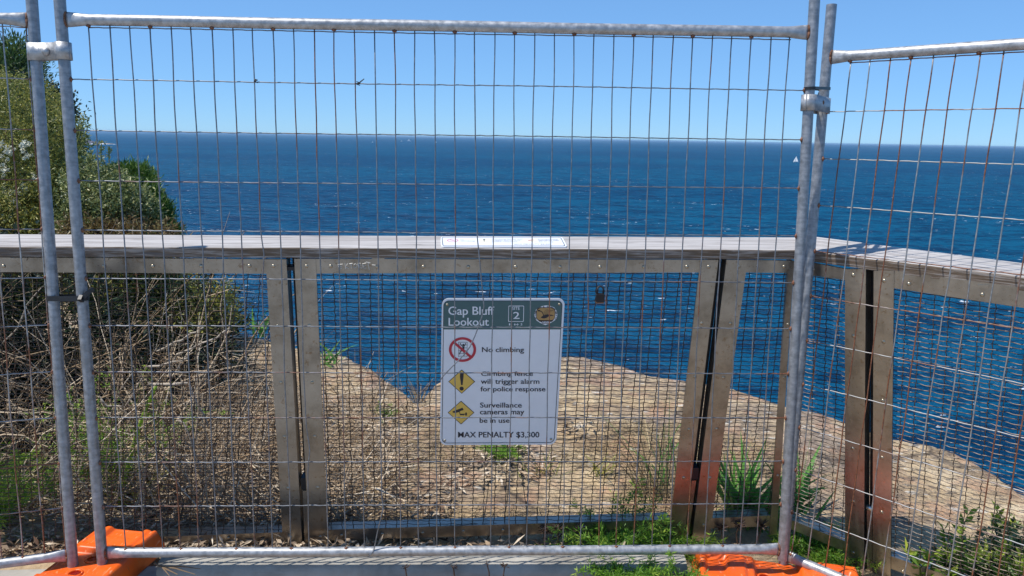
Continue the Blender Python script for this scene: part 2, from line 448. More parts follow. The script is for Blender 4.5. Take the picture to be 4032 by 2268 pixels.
M_SUCC = m_leaf("brown_succulent", [(.04, .022, .018), (.09, .055, .04), (.14, .10, .06)], .6, 0)
M_FLOWER = m_plain("cream_flower", (.78, .75, .60), .7, 0, .1)
M_BOAT = m_plain("white_hull", (.80, .80, .80), .4, 0, .03, 2)
M_SAIL = m_plain("white_sail", (.82, .82, .80), .7, 0, .04, 1)
M_HEAD = m_plain("headland_rock", (.10, .085, .10), .95, 0, .4, .05)
M_REEF = m_plain("reef_rock", (.40, .29, .20), .95, 0, .3, .05)
M_SURF = m_plain("surf_foam", (.85, .87, .88), .8, 0, .05, .2)

# ------------------------------------------------------------------ setting: sea, ground, rock, kerb
SEA_Z = -45.0
HAZE = 5e-5
a = 40000.0
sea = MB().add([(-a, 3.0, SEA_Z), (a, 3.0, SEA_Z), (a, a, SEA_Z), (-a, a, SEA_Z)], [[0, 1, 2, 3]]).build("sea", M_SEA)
tag(sea, "deep blue choppy sea with scattered whitecaps to the horizon", kind="structure")

edge_px = [(930, 1306), (1000, 1322), (1100, 1345), (1265, 1387), (1340, 1388), (1390, 1410), (1450, 1440), (1525, 1490), (1590, 1535), (1645, 1582),
           (1700, 1515), (1745, 1484), (1900, 1432), (2100, 1404), (2223, 1397), (2285, 1397), (2330, 1408), (2442, 1432), (2567, 1473), (2640, 1485), (2716, 1495),
           (2896, 1526), (3052, 1581), (3146, 1609), (3240, 1622), (3334, 1662), (3430, 1692), (3522, 1722), (3678, 1745), (3760, 1775), (3835, 1805), (3930, 1865), (4032, 1935), (4400, 2120)]
EDGE = [onz(x, y)[:2] for x, y in edge_px]
EDGE = [(-26, 30), (-13, 17), (-7.5, 11.5), (-4.6, 9.0), (-3.3, 7.6)] + [tuple(p) for p in EDGE] + [(4.2, 1.2), (6, -1.0), (6, -3), (-26, -3)]
EDGE = np.array(EDGE, float)

def sdist(X, Y):
    """signed distance to the land outline, positive outside"""
    P = np.stack([X, Y], -1); n = len(EDGE)
    dm = np.full(X.shape, 1e9); ins = np.zeros(X.shape, bool)
    for i in range(n):
        A = EDGE[i]; B = EDGE[(i + 1) % n]; e = B - A
        w = P - A; t = np.clip((w @ e) / (e @ e), 0, 1)
        dd = np.linalg.norm(w - t[..., None] * e, axis=-1); dm = np.minimum(dm, dd)
        c = ((A[1] > Y) != (B[1] > Y)) & (X < (B[0] - A[0]) * (Y - A[1]) / (B[1] - A[1] + 1e-12) + A[0])
        ins ^= c
    return np.where(ins, -dm, dm)

_G = {}
def vnoise(X, Y, sc, seed):
    key = seed
    if key not in _G: _G[key] = np.random.default_rng(seed).random((64, 64))
    gr = _G[key]; x = X * sc; y = Y * sc
    xi = np.floor(x).astype(int); yi = np.floor(y).astype(int); fx = x - xi; fy = y - yi
    fx = fx * fx * (3 - 2 * fx); fy = fy * fy * (3 - 2 * fy)
    q = lambda i, j: gr[i % 64, j % 64]
    return (q(xi, yi) * (1 - fx) + q(xi + 1, yi) * fx) * (1 - fy) + (q(xi, yi + 1) * (1 - fx) + q(xi + 1, yi + 1) * fx) * fy - .5

def top_z(X, Y):
    d = np.clip((Y - 2.75 - .02 * X) / .8, 0, 1)
    z = d * (.05 * vnoise(X, Y, 1.3, 1) + .035 * vnoise(X + .6 * Y, Y, 3.5, 2))
    # worn sandstone beds: small steps running across the slope
    h = (Y * .8 - X * .35) * 2.2 + 1.3 * vnoise(X, Y, 1.1, 3)
    z = z + d * .045 * (np.floor(h) - h + np.clip((h - np.floor(h)) * 4, 0, 1)) + d * .012 * vnoise(X, Y, 9, 4) + .006 * vnoise(X, Y, 23, 5) * (d + .3)
    return z

xs = np.concatenate([np.arange(-24, -6, .6), np.arange(-6, -3, .12), np.arange(-3, 2.8, .025), np.arange(2.8, 8.0, .15)])
ys = np.concatenate([np.arange(-2.5, 2.4, .35), np.arange(2.4, 6.2, .025), np.arange(6.2, 10, .12), np.arange(10, 32, .7)])
X, Y = np.meshgrid(xs, ys, indexing='ij')
sd = sdist(X, Y) + .012 * vnoise(X, Y, 6, 8) + .020 * vnoise(X, Y, 19, 9)
ef = np.clip(-sd / .55, .12, 1)
sp = np.logaddexp(0, sd / .012) * .012
Z = top_z(X, Y) * ef - np.where(sd > 1.0, sp * 9, sp * (5 + 4 * np.clip(sp * 2, 0, 1)))
Z = np.maximum(Z, SEA_Z - 2)
nx, ny = X.shape
I = np.arange(nx * ny).reshape(nx, ny)
F = np.stack([I[:-1, :-1], I[1:, :-1], I[1:, 1:], I[:-1, 1:]], -1).reshape(-1, 4)
rock = MB().add(np.stack([X, Y, Z], -1).reshape(-1, 3), F).build("rock_ledge", M_ROCK, smooth=True)
tag(rock, "weathered tan sandstone ledge that ends at the cliff edge", kind="structure")

# bare soil under the railings and along the path side
sx = np.arange(-3.6, 2.2, .05); sy = np.arange(1.2, 3.05, .05)
X, Y = np.meshgrid(sx, sy, indexing='ij')
Z = top_z(X, Y) + .006 + .012 * vnoise(X, Y, 6, 11) + .006 * vnoise(X, Y, 17, 12)
Z = np.where(Y > 2.75, Z - (Y - 2.75) * .06 * (1 + 2 * vnoise(X, Y, 3, 13)), Z)
Z = Z + .072 * np.clip((2.345 + .036 * X - Y) / .04, 0, 1) * np.clip((X + .75) / .3, 0, 1) + .015 * vnoise(X, Y, 9, 14) * (Y < 2.3)
out = sdist(X, Y); Z = np.where(out > -.25, Z - .2, Z)
nx, ny = X.shape; I = np.arange(nx * ny).reshape(nx, ny)
F = np.stack([I[:-1, :-1], I[1:, :-1], I[1:, 1:], I[:-1, 1:]], -1).reshape(-1, 4)
tag(MB().add(np.stack([X, Y, Z], -1).reshape(-1, 3), F).build("ground", M_SOIL, smooth=True), "bare brown soil under the railing", kind="structure")

# rounded concrete kerb under the railing line
k0, k1 = np.array([-1.165, 2.291]), np.array([.615, 2.354])
kd = (k1 - k0) / np.linalg.norm(k1 - k0); kn = np.array([-kd[1], kd[0]])
prof = [(-.001, -.02)] + [(.055 - .056 * math.cos(t), .054 + .058 * math.sin(t)) for t in np.linspace(0, math.pi, 15)] + [(.111, -.02)]
rows = []
L = np.linalg.norm(k1 - k0); nk = 60
for i in range(nk + 1):
    c = k0 + kd * L * i / nk
    rows.append([(c[0] + kn[0] * p, c[1] + kn[1] * p, z + .0005 * math.sin(i * 1.7)) for p, z in prof])
V = np.array(rows); npf = len(prof)
F = np.array([[i * npf + j, (i + 1) * npf + j, (i + 1) * npf + j + 1, i * npf + j + 1] for i in range(nk) for j in range(npf - 1)])
kb = MB().add(V.reshape(-1, 3), F); kb.f.append(np.array([list(range(npf))[::-1]])); kb.f.append(np.array([list(range(nk * npf, (nk + 1) * npf))]))
tag(kb.build("kerb", M_CONC, smooth=True), "rounded pale concrete kerb at the foot of the railing", kind="structure")
slab = MB().prism([(-14, -14, -.05), (6, -14, -.05), (6, .9, -.05), (1.3, 1.55, -.05), (-.98, 2.0, -.05), (-1.165, 2.40, -.05), (-3.4, 2.215, -.05), (-14, 1.5, -.05)], (0, 0, .095))
tag(slab.build("path", M_CONC), "pale concrete path on the viewer's side of the fence", kind="structure")

# distant headland with reef and surf
def far(x, y): return onz(x, y, SEA_Z)
hb0, hb1 = far(90, 566), far(398, 569)
hd = (hb1 - hb0); HL = np.linalg.norm(hd); hd /= HL; hp = np.array([-hd[1], hd[0], 0])
nu, nv = 70, 14; rows = []
for i in range(nu + 1):
    u = i / nu
    prof_h = 22 * min(1, (1 - u) * 3.2) ** .7 * (.75 + .25 * math.sin(u * 9)) + .8
    for j in range(nv + 1):
        w = j / nv * 2 - 1
        hh = prof_h * (1 - abs(w) ** 2.2) * (.8 + .4 * float(vnoise(np.array(u * 30.), np.array(w * 4.), 1, 21) + .5))
        p = hb0 + hd * HL * u + hp * (w * 60 + 60)
        rows.append((p[0], p[1], SEA_Z - 1 + hh))
I = np.arange((nu + 1) * (nv + 1)).reshape(nu + 1, nv + 1)
F = np.stack([I[:-1, :-1], I[1:, :-1], I[1:, 1:], I[:-1, 1:]], -1).reshape(-1, 4)
tag(MB().add(rows, F).build("headland", M_HEAD), "small dark hazy headland far out beyond the bushes", kind="structure")
r0, r1 = far(366, 566), far(425, 566); rows = []
for i in range(25):
    u = i / 24; p = lerp(r0, r1, u)
    hgt = (5.5 - 3.2 * u) * (.8 + .4 * random.random())
    for w in (-1, -.3, .4, 1): rows.append((p[0], p[1] + w * 25 + 30, SEA_Z - .5 + hgt * (1 - abs(w))))
I = np.arange(25 * 4).reshape(25, 4); F = np.stack([I[:-1, :-1], I[1:, :-1], I[1:, 1:], I[:-1, 1:]], -1).reshape(-1, 4)
tag(MB().add(rows, F).build("reef", M_REEF), "low tan rock platform at the tip of the headland", kind="structure")
rows = []
for i in range(60):
    u = i / 59; p = far(250 + 212 * u, 568.5)
    h = (1.8 + 2.4 * random.random()) * (1 - u ** 4) * (1.2 if random.random() > .4 else .4)
    w = 22 * (1 - .6 * u)
    rows += [(p[0], p[1] - w, SEA_Z + .3), (p[0], p[1], SEA_Z + .4 + h), (p[0], p[1] + w, SEA_Z + .3)]
I = np.arange(180).reshape(60, 3); F = np.stack([I[:-1, :-1], I[1:, :-1], I[1:, 1:], I[:-1, 1:]], -1).reshape(-1, 4)
tag(MB().add(rows, F).build("surf", M_SURF), "white line of surf breaking on the headland", kind="stuff")

# ------------------------------------------------------------------ temporary fence panels
PM = Plane((-1.264735, 2.356434, 1.818501), (.999365, .035251, .005195), (-.006678, .042083, .999092))
PR = Plane((1.05176, 2.491899, 1.769988), (.693567, -.720365, .006213), (.042327, .04936, .997884))
PL = Plane((-1.464426, 2.37539, 1.817621), (.952591, .304197, -.005871), (-.015782, .068672, .997514))
ROWS, SP, HV = 11, .06, .15
ROD, WR = .0163, .0019

def rail_tube(mb, P, u0, u1, v, n):
    """tube whose two ends are squashed flat where they meet the posts"""
    L = u1 - u0
    us = np.concatenate([[0, .012, .03, .05, .07], np.linspace(.1, L - .1, 16), [L - .07, L - .05, L - .03, L - .012, L]])
    e = np.clip(np.minimum(us, L - us) / .07, 0, 1); e = e * e * (3 - 2 * e)
    path = [P.p(u0 + q, v + .0006 * math.sin(q * 7), n) for q in us]
    mb.tube(path, ROD * (.42 + .58 * e), 14, flat=(P.v, ROD * (1.36 - .36 * e)))
    # ra acts across the panel, rb along it

def fence_panel(label, P, c0, c1, uL, uR, vtop, vbot, bent={}, mat=M_WIRE, seed=1, dead=()):
    r = np.random.default_rng(seed)
    base = P.p((uL[1] + uR[1]) / 2, vbot, 0)
    root = thing("mesh_fence", label, "fence", tuple(base), "temporary fence panels across the lookout")
    for u in (uL, uR):
        nseg = 12; path = []
        for i in range(nseg + 1):
            t = i / nseg; v = vtop * (1 - t) + vbot * t
            uu = u[0] + (u[1] - u[0]) * (0 - v) / 1.65
            path.append(P.p(uu, v, u[2] if len(u) > 2 else 0))
        mb = MB().tube(path, ROD, 18, caps=False)
        # open tube end with a little wall thickness
        mb.tube([path[0] + (path[1] - path[0]) * .0, path[0] - (path[1] - path[0]) * -.25], ROD - .0025, 18, caps=True)
        part(mb, "post", M_GALV, root, True)
    uu = lambda u, v: u[0] + (u[1] - u[0]) * (0 - v) / 1.65
    for nm, v in (("top_rail", .0215), ("bottom_rail", -1.662)):
        mb = MB(); rail_tube(mb, P, uu(uL, v) + ROD * .8, uu(uR, v) - ROD * .8, v, -.001)
        part(mb, nm, M_GALV2, root, True)
        for u, sgn in ((uL, 1), (uR, -1)):
            ang = np.linspace(0, 2 * math.pi, 13)
            ring = [P.p(uu(u, v) + sgn * (ROD * .86), v + .0215 * math.sin(q), .0085 * math.cos(q)) for q in ang]
            part(MB().tube(ring, .0032 + .0012 * r.random(13), 6), "weld_bead", M_RUST, root, True)
    mb = MB()
    for c in range(c0, c1 + 1):
        vs = np.arange(0.006, -1.6535, -.0375); n = len(vs)
        ph = r.random(4) * 6
        off = .0011 * np.sin(vs * 9 + ph[0]) + .0007 * np.sin(vs * 23 + ph[1]) + r.normal() * .0012
        kink = r.random() < .35
        if kink:
            q = -r.random() * 1.4; off = off + .004 * r.normal() * np.exp(-((vs - q) / .05) ** 2)
        nn = .0018 + .0008 * np.sin(vs * 13 + ph[2])
        us = c * SP + off
        if c in bent:
            pts = bent[c]; mb.tube([P.p(*q) for q in pts], WR, 6, .0); continue
        mb.tube(np.array([P.p(u, v, w) for u, v, w in zip(us, vs, nn)]), WR * (.95 + .1 * r.random()), 6, r.random())
    for k in range(ROWS + 1):
        v0 = -HV * k
        ua, ub = uu(uL, v0) + ROD * .6, uu(uR, v0) - ROD * .6
        if k in (0, ROWS): ua, ub = c0 * SP - .004, c1 * SP + .004
        us = np.arange(ua, ub + .001, .015); us[-1] = ub
        q = (us / SP) % 1.0
        vv = v0 + .0006 * np.sin(us * 5 + k) + .0005 * np.sin(q * 2 * math.pi) + r.normal(size=len(us)) * .0002
        nn = -.0016 - .0010 * np.cos(q * 2 * math.pi)
        mb.tube(np.array([P.p(u, v, w) for u, v, w in zip(us, vv, nn)]), WR * .98, 6, r.random() ** 3)
    # small blobs where the wires are welded to the rails and posts
    for v in (.004, -1.649):
        for c in range(c0, c1 + 1, 3):
            mb.tube([P.p(c * SP - .006, v, .002), P.p(c * SP, v + .001, .0045), P.p(c * SP + .006, v, .002)], [.003, .0052, .003], 6, 1.8)
    for k in range(1, ROWS):
        for u, sg in ((uL, 1), (uR, -1)):
            q = uu(u, -HV * k) + sg * (ROD * .95)
            mb.tube([P.p(q, -HV * k + .008, .001), P.p(q + sg * .002, -HV * k, .003), P.p(q, -HV * k - .008, .001)], [.002, .0055, .002], 6, 1.8)
    part(mb, "wire_mesh", mat, root, True)
    return root

def uv_at(P, pts): return [P.uv(*p) for p in pts]
# two sprung wires of the middle panel, measured on its plane
b19 = [(1.14 + .0, .005, .002)]
for q in [(1868, 150), (1869, 320), (1872, 560), (1876, 800), (1880, 940), (1892, 1060), (1902, 1170), (1906, 1205), (1898, 1245), (1885, 1282), (1870, 1322), (1850, 1365), (1825, 1398), (1795, 1428), (1768, 1455), (1748, 1476), (1733, 1496)]:
    u, v = PM.uv(*q); b19.append((u, v, .003 + .01 * max(0, -(v + .75))))
b19[0] = (b19[1][0], .005, .002)
c14 = 14 * SP
b14 = [(c14, .006, .002), (c14 + .001, -.5, .002), (c14 - .001, -1.0, .002), (c14, -1.47, .003)]
for q in [(1511, 1995), (1500, 2040), (1488, 2090), (1478, 2140), (1473, 2163), (1462, 2172), (1452, 2180)]:
    u, v = PM.uv(*q); b14.append((u, v, .012 if q[1] < 2165 else .02))
b14 = [b14[0]] + [tuple(lerp(b14[0], b14[1], t)) for t in (.3, .6)] + b14[1:]
main_panel = fence_panel("middle wire mesh fence panel, standing upright in front of the white sign", PM, 0, 35, (-.0795, -.079), (2.1695, 2.188), .165, -1.70,
                         {19: b19, 14: b14}, M_WIRE, 3)
for ch in main_panel.children:
    pass
u1 = PR.uv(3271, 60); u2 = PR.uv(3085, 2200)
ru = lambda v: u1[0] + (u2[0] - u1[0]) * (v - u1[1]) / (u2[1] - u1[1])
vt = PR.uv(3271, 19)[1]
right_panel = fence_panel("rusty wire fence panel turned towards the viewer, beside the orange-reflecting posts", PR, 0, 35, (ru(0), ru(-1.65)), (35 * SP + .07, 35 * SP + .07), vt, -1.70, {}, M_WIRE_R, 5)
l1 = PL.uv(125, 0); l2 = PL.uv(286, 2210)
lu = lambda v: l1[0] + (l2[0] - l1[0]) * (v - l1[1]) / (l2[1] - l1[1])
left_panel = fence_panel("rusty wire fence panel before the flowering bush, leaving the frame beside two tied posts", PL, -35, 0, (-35 * SP - .07, -35 * SP - .07), (lu(0), lu(-1.65)), .15, -1.705, {}, M_WIRE_L, 9)

def post_at(P, u, v, n=0): return P.p(u, v, n)
# couplers: a strap folded round two posts and pinched between them, with a bolt
def coupler(label, A, B, up, h, bolt=True, gap=.006, flat=False):
    A = np.array(A, float); B = np.array(B, float); up = np.array(up, float); up /= np.linalg.norm(up)
    ex = B - A; ex -= ex.dot(up) * up; Lx = np.linalg.norm(ex); ex /= Lx; ey = np.cross(up, ex)
    if ey[1] > 0: ey = -ey
    root = thing("fence_coupler", label, "fence clamp", tuple((A + B) / 2 - up * h / 2), "clamps joining the fence posts")
    ro = ROD + .0035
    for side in (1, -1):
        pts = []
        for t in np.linspace(math.pi, math.radians(58), 9): pts.append((ro * math.cos(t), ro * math.sin(t)))
        xm = ro * math.cos(math.radians(58)) + .008
        pts += [(xm + .004, gap + .002), (Lx - xm - .004, gap + .002)]
        for t in np.linspace(math.radians(122), 0, 9): pts.append((Lx + ro * math.cos(t), ro * math.sin(t)))
        if flat:
            pts = [(ro * math.cos(t), ro * math.sin(t)) for t in np.linspace(math.pi, math.pi / 2, 7)] + [(Lx + ro * math.cos(t), ro * math.sin(t)) for t in np.linspace(math.pi / 2, 0, 7)]
        th = .003; V = []
        P2 = np.array(pts); T = np.gradient(P2, axis=0); T /= np.linalg.norm(T, axis=1)[:, None]; N2 = np.stack([-T[:, 1], T[:, 0]], 1)
        for q in (P2, P2 + N2 * th):
            for z in (-h / 2, h / 2):
                V.append(A + q[:, :1] * ex + side * q[:, 1:2] * ey + z * up)
        V = np.array(V); n = len(pts); idx = lambda a, i: a * n + i; F = []
        for i in range(n - 1):
            F += [[idx(0, i), idx(0, i + 1), idx(1, i + 1), idx(1, i)], [idx(2, i), idx(3, i), idx(3, i + 1), idx(2, i + 1)],
                  [idx(1, i), idx(1, i + 1), idx(3, i + 1), idx(3, i)], [idx(0, i), idx(2, i), idx(2, i + 1), idx(0, i + 1)]]
        F += [[idx(0, 0), idx(1, 0), idx(3, 0), idx(2, 0)], [idx(0, n - 1), idx(2, n - 1), idx(3, n - 1), idx(1, n - 1)]]
        part(MB().add(V.reshape(-1, 3), F), "strap", M_GALV2, root, True)
    c = (A + B) / 2; f0 = ro + .003 if flat else gap + .005
    if bolt:
        part(MB().tube([c + ey * f0, c + ey * (f0 + .005), c + ey * (f0 + .010), c + ey * (f0 + .013)], [.0135, .0125, .009, .001], 16), "bolt_head", M_GALV2, root, True)
    else:
        part(MB().tube([c + ey * f0, c + ey * (f0 + .001)], [.0065, .006], 16), "bolt_hole", M_RUST, root, True)
    return root

cy = PM.uv(235, 205)[1]
A = PL.p(lu(PL.uv(130, 205)[1]), PL.uv(130, 205)[1]); Bp = PM.p(-.0795, cy)
coupler("wide galvanised clamp with a round bolt head joining the two left-hand posts", A, Bp, PM.v, .05)
A = onplane(3197, 405, PM.o, PM.n); v = (PR.uv(3228, 405))[1]
A = PM.p(2.1695 + .0185 * (-PM.uv(3197, 405)[1]) / 1.65, PM.uv(3197, 405)[1]); Bp = PR.p(ru(v), v)
coupler("narrow galvanised clamp with a rusty hole, below the black tie near the padlock side", A, Bp, PM.v, .048, False, flat=True)

def cable_tie(label, A, B, up, w, tail):
    A = np.array(A, float); B = np.array(B, float); up = np.array(up) / np.linalg.norm(up)
    ex = B - A; Lx = np.linalg.norm(ex); ex /= Lx; ey = np.cross(up, ex); ro = ROD + .0018
    ring = [A + ex * ro * math.cos(t) + ey * ro * math.sin(t) for t in np.linspace(math.pi / 2, 3 * math.pi / 2, 12)] + \
           [B + ex * ro * math.cos(t) + ey * ro * math.sin(t) for t in np.linspace(-math.pi / 2, math.pi / 2, 12)]
    ring.append(ring[0])
    root = thing("cable_tie", label, "cable tie", tuple((A + B) / 2), "black ties on the fence")
    V = []; n = len(ring); c = (A + B) / 2
    for p in ring:
        o = (p - c); o = o - o.dot(up) * up; o /= np.linalg.norm(o)
        for a_, b_ in ((0, -1), (.0016, -1), (.0016, 1), (0, 1)): V.append(p + o * a_ + up * b_ * w / 2)
    F = np.array([[i * 4 + j, i * 4 + (j + 1) % 4, (i + 1) * 4 + (j + 1) % 4, (i + 1) * 4 + j] for i in range(n - 1) for j in range(4)])
    part(MB().add(V, F), "strap", M_BLACK, root)
    hd = B + ex * (ro * .5) - ey * ro
    if hd[1] > c[1]: hd = B + ex * (ro * .5) + ey * ro
    part(MB().tube([hd - ex * .006, hd + ex * .006], w * .75, 4), "lock_head", M_BLACK, root)
    part(MB().tube([hd + lerp((0, 0, 0), tail, t) + np.array([0, -.006 * math.sin(t * 3), 0]) for t in np.linspace(0, 1, 7)], .0012, 6, flat=(up, w * .5)), "tail", M_BLACK, root)

v = PM.uv(330, 1172)[1]
A = PL.p(lu(PL.uv(218, 1172)[1]), PL.uv(218, 1172)[1], 0); Bp = PM.p(-.0793, v)
cable_tie("wide black strap tied round both left-hand posts below the handrail, its tail curling up", A, Bp, PM.v, .016, (.035, .01, .03))
v = PR.uv(3238, 350)[1]; A = PM.p(2.1695 + .0035, PM.uv(3204, 348)[1]); Bp = PR.p(ru(v), v)
cable_tie("thin black cable tie round both right-hand posts, just above the clamp with a hole", A, Bp, PM.v, .009, (-.004, -.004, -.02))
for q, d, lb in (((1008, 322), (-.006, .003, .012), "tiny black twist of wire tie at the top left wires against the sky"), ((1410, 332), (.020, -.004, .016), "black wire tie with a slanting tail high on the middle panel against the sky")):
    u, v = PM.uv(*q); p = PM.p(u, v, .002)
    rt = thing("wire_tie", lb, "wire tie", tuple(p), "black ties on the fence")
    part(MB().tube([p + np.array([.005 * math.cos(t), .005 * math.sin(t), .0012 * t - .003]) for t in np.linspace(0, 9, 20)], .0014, 5), "coil", M_BLACK, rt)
    part(MB().tube([p, p + np.array(d) * .5 + np.array([0, -.003, 0]), p + np.array(d)], [.002, .002, .0014], 5), "tail", M_BLACK, rt)

# ------------------------------------------------------------------ orange fence feet
def smooth2(Z, k=1):
    for _ in range(k):
        P = np.pad(Z, 1, mode='edge'); Z = (P[1:-1, 1:-1] * 2 + P[:-2, 1:-1] + P[2:, 1:-1] + P[1:-1, :-2] + P[1:-1, 2:]) / 6
    return Z

def fence_foot(label, cx, cyy, z0, ang, h=.145, L=.62, Wd=.245, plat=.085):
    root = thing("fence_block", label, "fence block", (cx, cyy, z0), "orange plastic fence feet")
    nu, nv = 125, 49
    u = np.linspace(-L / 2, L / 2, nu); v = np.linspace(-Wd / 2, Wd / 2, nv); U, V = np.meshgrid(u, v, indexing='ij')
    au = np.abs(U); av = np.abs(V)
    Z = np.full(U.shape, plat)
    Z = np.where(au > .075, plat + .02, Z)                                   # step up from the post platform
    Z = np.where(au > .105, h, Z)                                            # high end block
    Z = np.where((au > .17) & (au < .235) & (av < .058), h - .016, Z)       # hand hold sunk in each end
    Z = np.where((au > .075) & (au < .13) & (av > .085), plat + .012, Z)       # notched shoulders
    Z = np.where((au > .255), h - (au - .255) * .75, Z)                      # sloping ends
    ed = np.minimum(Wd / 2 - av, L / 2 - au)
    Z = np.minimum(Z, .03 + np.clip(ed, 0, 1) * 4.2)                         # tapering flanks
    for hu in (-.043, .043):
        Z = np.where((U - hu) ** 2 + V ** 2 < .021 ** 2, plat - .02, Z)
    Z = np.where((au > .255) & (np.abs(((au - .255) / .018) % 1 - .5) < .18), Z - .004, Z)          # ribs on the sloping ends
    Z = np.where((au > .12) & (au < .25) & (np.abs(av - .088) < .006), Z - .007, Z)                   # moulded groove beside the hand hold
    Z = smooth2(Z, 2)
    ca, sa = math.cos(ang), math.sin(ang)
    tp = np.stack([cx + U * ca - V * sa, cyy + U * sa + V * ca, z0 + Z], -1).reshape(-1, 3)
    I = np.arange(nu * nv).reshape(nu, nv)
    F = np.stack([I[:-1, :-1], I[1:, :-1], I[1:, 1:], I[:-1, 1:]], -1).reshape(-1, 4)
    rim = np.concatenate([I[:, 0], I[-1, 1:], I[-2::-1, -1], I[0, -2:0:-1]])
    bt = tp[rim].copy(); bt[:, 2] = z0; n = len(rim); m = nu * nv
    F2 = [[rim[i], m + i, m + (i + 1) % n, rim[(i + 1) % n]] for i in range(n)]
    mb = MB().add(np.vstack([tp, bt]), [list(map(int, f)) for f in F2]); mb.f.append(F)
    part(mb, "body", M_ORANGE, root, True)
    for hu in (-.043, .043):
        c = np.array([cx + hu * ca, cyy + hu * sa, z0 + plat - .001])
        ring = [c + np.array([.0215 * math.cos(t), .0215 * math.sin(t), 0]) for t in np.linspace(0, 2 * math.pi, 17)]
        part(MB().tube(ring, .004, 6), "socket_rim", M_ORANGE, root, True)
    return root
fence_foot("orange plastic fence foot in shade under the two left-hand posts, by the path slab", -1.382, 2.262, .047, math.radians(82), h=.088, L=.50, plat=.076)
fence_foot("sunlit orange plastic fence foot striped with wire shadows, at the corner by the fern", .912, 2.325, 0.002, math.radians(-13), h=.108, L=.56, plat=.080)

# ------------------------------------------------------------------ lookout railing
b0, b1 = onz(1150, 2155), onz(2740, 2144)
ud = (b1 - b0) / np.linalg.norm(b1 - b0)
nv_ = np.cross(ud, [0, 0, 1.0])
LEAN = math.radians(6.0)
BP = Plane(b0, ud, np.array([0, 0, 1.0]) * math.cos(LEAN) + nv_ * math.sin(LEAN))      # main run, leaning inwards
cF = BP.p(*BP.uv(3145, 983))
zt = cF[2]
t1, t2 = onz(3203, 992.6, zt), onz(4032, 1085, zt)
bR = onz(3390, 2245)
RP = Plane(bR, t2 - t1, t1 - bR)
if RP.n[1] > 0: RP = Plane(bR, t1 - t2, t1 - bR)
sgnR = 1.0 if RP.u[0] > 0 else -1.0

def bar(P, quad, th=.008, n=0.0):
    """flat bar from its four picture corners on plane P"""
    uv = np.array([P.uv(*q) for q in quad]); pts = P.pts(uv, n)
    return MB().prism(pts, -P.n * th)

def screw(P, px, root, r=.0065):
    u, v = P.uv(*px); c = P.p(u, v, .0005)
    part(MB().tube([c, c + P.n * .002, c + P.n * .0038], [r, r * .95, r * .55], 12), "screw", M_SCREW, root, True)

def woven(P, outline, root, n=-.010, sx=.0405, sz=.0162):
    """crimped woven wire infill inside a picture quad TL TR BR BL"""
    q = np.array([P.uv(*p) for p in outline]); TL, TR, BR, BL = q
    mb = MB(); r = np.random.default_rng(int(abs(TL[0]) * 1000) + 5)
    vt, vb = min(TL[1], TR[1]) + .012, max(BL[1], BR[1]) - .035
    top = max(TL[1], TR[1]); bot = min(BL[1], BR[1])
    lx = lambda v: TL[0] + (BL[0] - TL[0]) * (top - v) / (top - bot)
    rx = lambda v: TR[0] + (BR[0] - TR[0]) * (top - v) / (top - bot)
    lean = ((lx(bot) - lx(top)) + (rx(bot) - rx(top))) / 2 / (bot - top)      # sideways drift of the uprights
    k = 0; v = top + .008
    amp = .0021
    while v > bot - .02:
        a_, b_ = min(lx(v), rx(v)) - .012, max(lx(v), rx(v)) + .012
        us = np.arange(a_, b_, sx / 4); ph = (us - lean * (v - top)) / sx
        s = np.cos(ph * math.pi + k * math.pi)
        mb.tube(P.pts(np.stack([us, v + .0011 * np.sin(ph * 2 * math.pi + .6) + r.normal() * .0006 + 0 * us], 1), n + amp * s), .00135, 4, caps=False)
        v -= sz; k += 1
    nk = k
    u = sx * math.floor((min(lx(top), lx(bot)) - .1) / sx); j = 0
    while u < max(rx(top), rx(bot)) + .1:
        j = int(round(u / sx))
        vs = np.arange(top + .01, bot - .02, -sz / 3)
        uu_ = u + lean * (vs - top); ok = (uu_ > lx(vs) - .012) & (uu_ < rx(vs) + .012) if rx(top) > lx(top) else (uu_ < lx(vs) + .012) & (uu_ > rx(vs) - .012)
        if ok.sum() > 6:
            vs = vs[ok]; uu_ = uu_[ok]; kk = (top + .008 - vs) / sz
            s = -np.cos(j * math.pi + kk * math.pi)
            mb.tube(P.pts(np.stack([uu_ + .0012 * np.sin(kk * math.pi + j), vs], 1), n + amp * s), .0016, 4, caps=False)
        u += sx
    return part(mb, "woven_mesh", M_WOVEN, root)

